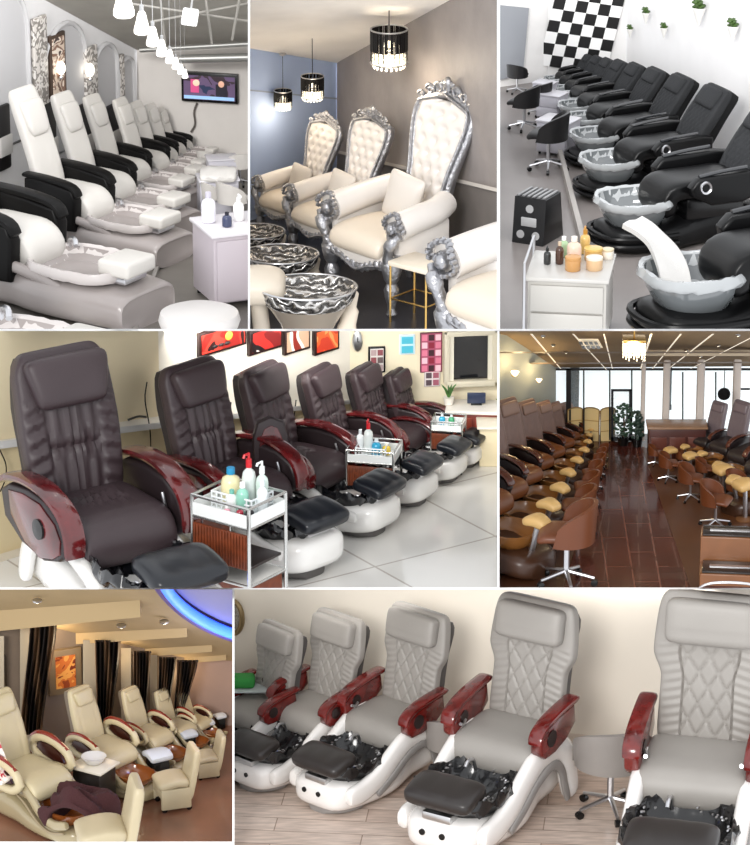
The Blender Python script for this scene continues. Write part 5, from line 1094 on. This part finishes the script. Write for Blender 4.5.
o = empty('client_chair'); o.location = fp(730, 632); o.rotation_euler = (0, 0, R(175)); tag(o, 'rounded dark brown chair back with chrome edge at the bottom right corner', 'chair')
MB().pad([(.18, .2), (.2, .45), (.22, .56)], .68, .1, nu=18, nv=14, p=4, pe=3).build('backrest', S('#4c2014', rough=.4), o); MB().tube([(-.36, .2, .2), (-.35, .2, .45), (-.25, .21, .575), (0, .22, .61), (.25, .21, .575), (.35, .2, .45), (.36, .2, .2)], .014, 8, sm=24).build('chrome_edge', CHROME, o); MB().pad([(-.25, .3), (0, .34), (.2, .34)], .56, .1, nu=14, nv=10).build('seat', S('#4c2014'), o)
for sx in (-1, 1):
    for sy in (-.2, .18): MB().tube([(sx*.26, sy, .3), (sx*.28, sy*1.1, 0)], .015).build('leg', CHROME, o)
# ================================================================= bottom left: cream chairs by curtains
setcell(0, 589.4, 232.4, 841.6)
WLd = Plane((190, 722), (-60, 765)); WBd = Plane((190, 722), (270, 729))
struct('floor', MB().poly([fp(-60, 880), fp(280, 880), fp(280, 718), fp(190, 718), fp(-60, 762)]), mat('stone_floor', srgb('#7c5440'), .28, var=.4, vscale=1.2, coat=.3))
wallpoly('wall_left', [fp(-60, 765), fp(190, 722), WLd.at(190, 650), WLd.at(-60, 590)], mat('wall_mocha', srgb('#77685a'), .7, var=.05))
wallpoly('wall_back', [fp(190, 722), fp(270, 729), WBd.at(270, 650), WBd.at(190, 650)], mat('wall_rose', srgb('#8c7468'), .7, var=.06))
a_, b_, c_ = WLd.at(190, 659), WBd.at(260, 662), WLd.at(-10, 614); n_c = (b_-a_).cross(c_-a_).normalized(); n_c = -n_c if n_c.z > 0 else n_c
def CD(px, py, off=.05):
    r = ray(px, py); return CAM+r*((a_-CAM).dot(n_c)/r.dot(n_c))+n_c*off
wallpoly('ceiling', [CD(-60, 602, 0), CD(190, 659, 0), CD(290, 663.3, 0), CD(290, 575, 0), CD(-60, 575, 0)], S('#a08a66', 'ceiling_sand', rough=.8, var=.04))
# soffit beams crossing from the wall
bmat = S('#a58e68', 'beam_sand', rough=.7)
for i, (x0, y0, x1, y1, h_) in enumerate([(-20, 612, 140, 600, 22), (60, 634, 187, 628, 12), (110, 651, 212, 645, 9), (150, 660, 226, 655, 7)]):
    dn = Vector((0, 0, -h_*.0106)); bk_ = Vector((0, .25, 0))
    A = [CD(x0, y0, 0), CD(x1, y1, 0), CD(x1, y1, 0)+dn*.8, CD(x0, y0, 0)+dn]; B = [v+bk_ for v in A]
    struct('beam_%d' % (i+1), MB().hexa(A, B), bmat)
# columns and curtains
for i, (x0, x1, y0, y1) in enumerate([(-8, 4, 636, 750), (20, 33, 622, 745), (83, 97, 640, 735), (121, 131, 648, 728), (150, 157, 655, 724)]):
    m = MB(); bar(m, x0, y0, x1, y1, .1, .03, WLd); struct('column_%d' % (i+1), m, S('#b3a690', 'pilaster', rough=.6))
def curtain(x0, x1, y0, xb0, xb1, y1, label, off=.3):
    m = MB(); n = 44; k = 12; V = []; Fc = []
    for j in range(k+1):
        t = j/k; e = t*t*(3-2*t)*.7+t*.3; y = y0+(y1-y0)*t
        for i in range(n+1):
            f = i/n; x = (x0+(x1-x0)*f)*(1-e)+(xb0+(xb1-xb0)*f)*e
            V.append(WLd.at(x, y, off+.05*math.sin(f*36)+.02*math.sin(f*71)))
    for j in range(k):
        for i in range(n): q = j*(n+1)+i; Fc.append((q, q+1, q+n+2, q+n+1))
    m._mk(V, Fc); r = tag(empty('curtain'), label, 'curtain', 'brown striped curtains')
    o = m.build('curtain_cloth', CUR, r); c = MB().tube([WLd.at(x0, y0+1, off), WLd.at(x1, y0+1, off)], .012, 8).build('curtain_rod', S('#3a2c20'), r); return r
CUR = bpy.data.materials.new('curtain_stripe'); CUR.use_nodes = True
nt = CUR.node_tree; b = nt.nodes['Principled BSDF']; tc = nt.nodes.new('ShaderNodeTexCoord'); wv_ = nt.nodes.new('ShaderNodeTexWave'); wv_.inputs['Scale'].default_value = 2.2; wv_.inputs['Distortion'].default_value = 1.5; wv_.bands_direction = 'X'
rp = nt.nodes.new('ShaderNodeValToRGB'); rp.color_ramp.elements[0].color = srgb('#1c130e')+(1,); rp.color_ramp.elements[1].color = srgb('#7a5c40')+(1,); rp.color_ramp.elements[0].position = .4
nt.links.new(tc.outputs['Object'], wv_.inputs['Vector']); nt.links.new(wv_.outputs['Fac'], rp.inputs['Fac']); nt.links.new(rp.outputs['Color'], b.inputs['Base Color']); b.inputs['Roughness'].default_value = .6
curtain(30, 57, 622, 20, 42, 735, 'large brown striped curtain swept aside, nearest the camera')
curtain(95, 121, 640, 97, 112, 726, 'brown striped curtain behind the second cream chair')
curtain(133, 151, 651, 134, 146, 722, 'brown striped curtain behind the third cream chair')
curtain(159, 176, 657, 158, 168, 718, 'narrow brown striped curtain fourth along the wall')
curtain(177, 198, 660, 174, 184, 716, 'dark striped curtain at the far corner')
picture(WLd, 48, 648, 80, 692, 'orange glowing picture in a broad beige frame between the curtains', S('#7d6a50', rough=.5), artmat('amber_art', ['#8a3a16', '#c86a2a', '#e09a4a', '#7a2c12'], 4, 2, 6), fw=.07)
picture(WLd, -6, 655, 6, 720, 'dark framed panel at the left edge of the cream chair salon', S('#4a3c2c', rough=.5), S('#8a7860', rough=.5), fw=.1)
# oval cove with blue light
o = empty('ceiling_light_ring'); tag(o, 'oval ceiling recess glowing blue in the top right of the cream chair salon', 'ceiling light')
cx_, cy_ = 262, 572; rg = []
for k in range(60):
    t = k/60*2*math.pi; rg.append((cx_+115*math.cos(t), cy_+66*math.sin(t)))
rg = [(x*math.cos(.22)-y*math.sin(.22), 0) for x, y in rg] and [(cx_+(110*math.cos(k/60*6.2832))*math.cos(.25)-(62*math.sin(k/60*6.2832))*math.sin(.25), cy_+(110*math.cos(k/60*6.2832))*math.sin(.25)+(62*math.sin(k/60*6.2832))*math.cos(.25)) for k in range(60)]
MB().tube([CD(x, y, .06) for x, y in rg], .085, 10, closed=True).build('cove_edge', S('#5c4a86', 'cove_purple', rough=.5), o)
MB().tube([CD(cx_+(x-cx_)*.955, cy_+(y-cy_)*.94, .1) for x, y in rg], .055, 10, closed=True).build('neon_tube', mat('neon_blue', (.1, .3, 1), .4, emit=1.8, ecol=(.02, .1, 1)), o)
V = [CD(cx_+(x-cx_)*.93, cy_+(y-cy_)*.9, .03) for x, y in rg]; MB()._mk(V, [tuple(range(60))]).build('cove_panel', S('#8a86a8', 'cove_inner', rough=.7), o)
lamp('POINT', CD(215, 620, .5), 10, .2, (.3, .45, 1))
for (x, y, l) in [(122, 621, 'just behind the nearest beam end'), (165, 617, 'left of the blue ring'), (38, 596, 'in front of the nearest beam')]: put(sp_, CD(x, y, .06), 1.3, 0, 'small round downlight in the sand ceiling, '+l, 'downlight', 'downlights in the sand ceiling')
for (x, y, d, e) in [(50, 640, 1.5, 16), (120, 655, 2.0, 12), (180, 675, 2.4, 8), (200, 700, .5, 8)]: lamp('POINT', P(x, y, d), e, .25, (1, .78, .5))
CC = cream_chair()
for i, (x, y, s, yw, l) in enumerate([(26, 768, .9, 46, 'cream pedicure chair at the left edge, nearest the camera'), (102, 745, .68, 48, 'second cream pedicure chair, between the two nearest curtains'), (147, 731, .51, 50, 'third cream pedicure chair'), (175, 724, .41, 52, 'fourth cream pedicure chair'), (194, 719, .34, 54, 'furthest cream pedicure chair near the rose wall')]):
    c = place(CC, x, y, s, yw, l, 'pedicure chair', 'cream pedicure chairs along the curtains', h=.55)
    if i == 0: cc0 = c
    if i == 1: cc1 = c
SFA = p_small_sofa()
place(SFA, 106, 824, 1.12, -78, 'nearest cream technician chair seen from behind, cropped at the bottom', 'chair', 'cream wheeled technician chairs', h=.42)
place(SFA, 174, 776, .74, -72, 'middle cream technician chair on black casters', 'chair', 'cream wheeled technician chairs', h=.42)
place(SFA, 207, 754, .53, -72, 'furthest cream technician chair at the right', 'chair', 'cream wheeled technician chairs', h=.42)
tw = MB().pad([(-.28, .12), (-.18, .38), (.08, .44), (.3, .32), (.36, .12)], .48, .1, nu=30, nv=30, disp=lambda u, v: .16*noise.noise(Vector((u*2.4, v*5, 1)))+.03*math.sin(v*22+u*5)).build('maroon_towel', S('#3a1618', 'maroon_terry', rough=.9, bump=.5, bscale=60))
tw.location = loc_on(cc0, (.0, -1.0, .05)); tw.rotation_euler = (0, 0, R(60)); tw.scale = (1, 1, 1); tag(tw, 'crumpled maroon towel heaped over the nearest cream chair basin', 'towel')
o = empty('black_service_cart'); o.location = fp(95, 806); o.rotation_euler = (0, 0, R(-30)); tag(o, 'low dark side cart between the first two cream chairs', 'cart'); MB().box((0, 0, .24), (.34, .3, .4), .02).build('cart_body', S('#1c1613', rough=.35), o); MB().box((0, 0, .46), (.4, .36, .03), .01).build('tray', S('#d8d0c0', rough=.2), o)
for sx in (-1, 1):
    for sy in (-1, 1): MB().lathe([(.01, 0), (.03, .01), (.03, .05)], 10, c=(sx*.14, sy*.12, 0)).build('caster', BLACKP, o)
o2 = empty('white_bowl'); o2.location = loc_on(o, (0, 0, .48)); tag(o2, 'white bowl on the dark side cart', 'bowl'); MB().lathe([(.06, 0), (.08, .01), (.13, .08), (.12, .08), (.05, .02)], 20).build('bowl_body', WHT, o2); MB().lathe([(.05, 0), (.05, .012)], 18).build('bowl_foot', WHT, o2)
o = empty('black_basin_stand'); o.location = fp(158, 782); o.rotation_euler = (0, 0, R(30)); tag(o, 'black padded footrest stand beside the second cream chair', 'footrest'); MB().box((0, 0, .13), (.2, .2, .26), .03).build('stand_body', BLACKP, o); MB().pad([(-.13, .3), (0, .33), (.13, .3)], .26, .07, nu=12, nv=10).build('footrest_pad', S('#c9cdd2', rough=.2), o)
for (x, y, s, l) in [(188, 752, .62, 'black padded stand in front of the third cream chair'), (207, 737, .5, 'black padded stand in front of the fourth cream chair'), (220, 728, .42, 'black padded stand near the rose wall')]:
    q = copy_tree(o); CELL.roots.append(q); q.location = fp(x, y); q.scale = (s*1.1,)*3; tag(q, l, 'footrest', 'black padded footrest stands')
ry = MB().pad([(-.1, .0), (0, .05), (.12, .3), (.14, .42)], .3, .05, nu=16, nv=16, disp=lambda u, v: .03*noise.noise(Vector((u*3, v*4, 5)))).build('patterned_blanket', artmat('floral', ['#f2ece4', '#efe4dc', '#c8404a', '#f4efe8'], 14, .4, 3)); ry.location = loc_on(cc0, (-.42, -.1, .62)); ry.rotation_euler = (0, 0, R(60)); tag(ry, 'white blanket with red flowers over the left arm of the nearest cream chair', 'blanket')
# ================================================================= bottom right: grey quilted chairs
setcell(234.4, 589.4, 750, 846)
WD = Plane((180, 706), (820, 768))
struct('floor', MB().poly([fp(180, 900), fp(820, 900), fp(820, 760), fp(180, 700)]), brickmat('wood_light', srgb('#c2ab9c'), srgb('#dccabd'), srgb('#9a8474'), 1, 1.8, .3, .006, rough=.35, rot=R(6), noise_amt=.4, nscale=(1.2, 7, 1)))
wallpoly('wall_back', [fp(180, 706), fp(820, 768), WD.at(820, 560), WD.at(180, 560)], mat('wall_ivory', srgb('#e2dacd'), .6, var=.03, vscale=1))
strip(WD, [(180, 696), (820, 757), (820, 767), (180, 705)], .03, S('#d6cabc', rough=.5), 'baseboard_back')
GC = grey_chair()
for i, (x, y, s, yw, l) in enumerate([(259, 706, .93, -46, 'leftmost grey quilted pedicure chair, smallest'), (316, 706, 1.05, -42, 'second grey quilted pedicure chair from the left'), (393, 714, 1.2, -40, 'middle grey quilted pedicure chair with white swoosh base'), (510, 731, 1.48, -31, 'second grey quilted pedicure chair from the right'), (697, 757, 1.8, -14, 'largest grey quilted pedicure chair, cropped at the right edge')]):
    place(GC, x, y, s, yw, l, 'pedicure chair', 'grey quilted pedicure chairs', h=.53)
GS = tub_stool('#8f8984')
place(GS, 610, 812, 1.28, 190, 'grey tub stool with chrome star base between the two nearest grey chairs', 'stool', 'grey tub stools', sc=(1.1, 1.1, 1.0))
place(GS, 452, 783, 1.0, 180, 'grey tub stool half hidden behind the middle grey chair', 'stool', 'grey tub stools')
o = empty('glass_side_table'); o.location = fp(236, 742); tag(o, 'glass shelf table at the left edge behind the leftmost grey chair', 'table')
MB().box((0, 0, .66), (.8, .4, .02), .004).box((0, 0, .45), (.76, .38, .02), .004).build('glass_top', mat('shelf_glass', (.8, .88, .88), .08, alpha=.55, coat=1), o)
for sx in (-1, 1):
    for sy in (-1, 1): MB().tube([(sx*.36, sy*.17, 0), (sx*.36, sy*.17, .66)], .014).build('leg', CHROME, o)
o2 = MB().box((0, 0, .06), (.26, .2, .12), .04, seg=3).build('green_towel', S('#2f8a3a', rough=.8, bump=.4)); o2.location = loc_on(o, (.08, -.05, .67)); tag(o2, 'folded bright green towel on the glass shelf table', 'towel')
b_ = p_bottle('#3a2622', '#1a1210', .12, .03, name='nail_polish_bottle'); stand(b_, o, (.2, 0, .46), 1, 0, 'small dark bottle on the lower glass shelf', 'bottle'); stand(b_, o, (.3, 0, .67), 1, 0, 'small dark bottle on the upper glass shelf', 'bottle')
o, w, h = wallthing('wall_mirror', WD, 225, 600, 243, 632, 'round bronze ringed ornament on the wall at the left edge', 'wall ornament')
m = MB(); m.tube([(w/2*math.cos(k/24*6.28), -.04, h/2*math.sin(k/24*6.28)) for k in range(24)], .03, 8, closed=True); m.build('ring', S('#8a7654', rough=.3, metal=.6), o); MB().lathe([(.01, 0), (.4*w, 0)], 24, 1, h/w, M=Matrix.Rotation(R(90), 4, 'X')).build('disc', S('#3a3026', rough=.3), o)
# ================================================================= partitions between the rooms
CELL = None
def board(name, x0, y0, x1, y1, d0, d1, m):
    o = MB().hexa([P(x0, y0, d0), P(x1, y0, d0), P(x1, y1, d0), P(x0, y1, d0)], [P(x0, y0, d1), P(x1, y0, d1), P(x1, y1, d1), P(x0, y1, d1)]).build(name, m); o['kind'] = 'structure'; return o
SEPM = S('#f2f1f0', 'partition_white', rough=.8)
for i, a in enumerate([(248.3, -10, 249.8, 329.5, 7), (497.8, -10, 499.6, 329.5, 7), (497.4, 331, 499.4, 588, 6), (232.4, 589.5, 234.4, 860, 6)]): board('partition_wall' if not i else 'partition_wall.%03d' % i, a[0], a[1], a[2], a[3], -.3, a[4], SEPM)
for i, a in enumerate([(-10, 329.2, 760, 331), (-10, 587.6, 760, 589.4)]): board('partition_beam' if not i else 'partition_beam.001', a[0], a[1], a[2], a[3], -.05, .15, SEPM)
board('partition_ledge', -10, 841.6, 232.4, 860, -.05, .15, SEPM)
finish()
# ---------------------------------------------------------------- light
w = bpy.data.worlds.new('world'); bpy.context.scene.world = w; w.use_nodes = True
w.node_tree.nodes['Background'].inputs['Color'].default_value = (.95, .97, 1, 1); w.node_tree.nodes['Background'].inputs['Strength'].default_value = 1.4
lamp('SUN', (0, -20, 20), 1.7, 16, (1, .98, .95), (66, 0, -16), 'key_light')  # added key light from near the camera axis, reaches into every room
for (x, y, d, e, sx, c, tilt) in [(124, -45, -.6, 70, 2.2, (1, 1, 1), 72), (374, -60, -.6, 110, 2.2, (1, .98, .97), 92), (640, -45, -.6, 90, 2.3, (1, 1, 1), 66), (250, 322, 1.5, 90, 4.2, (1, .98, .94), 62), (492, 580, 1.3, 22, 4.6, (1, .98, .95), 62)]:
    lamp('AREA', P(x, y, d), e, sx, c, (tilt, 0, 0), 'fill_light', .5 if y < 0 else .2)  # unseen fill lights added at the room tops to brighten the back walls
cam = bpy.data.cameras.new('camera'); co = bpy.data.objects.new('camera', cam); C.objects.link(co)
co.location = CAM; co.rotation_euler = (R(90)-PITCH, 0, 0); cam.sensor_fit = 'VERTICAL'; cam.sensor_height = 36; cam.sensor_width = 36; cam.lens = F*36/845; cam.clip_end = 200; cam.clip_start = 1
bpy.context.scene.camera = co
bpy.context.scene.view_settings.view_transform = 'Standard'
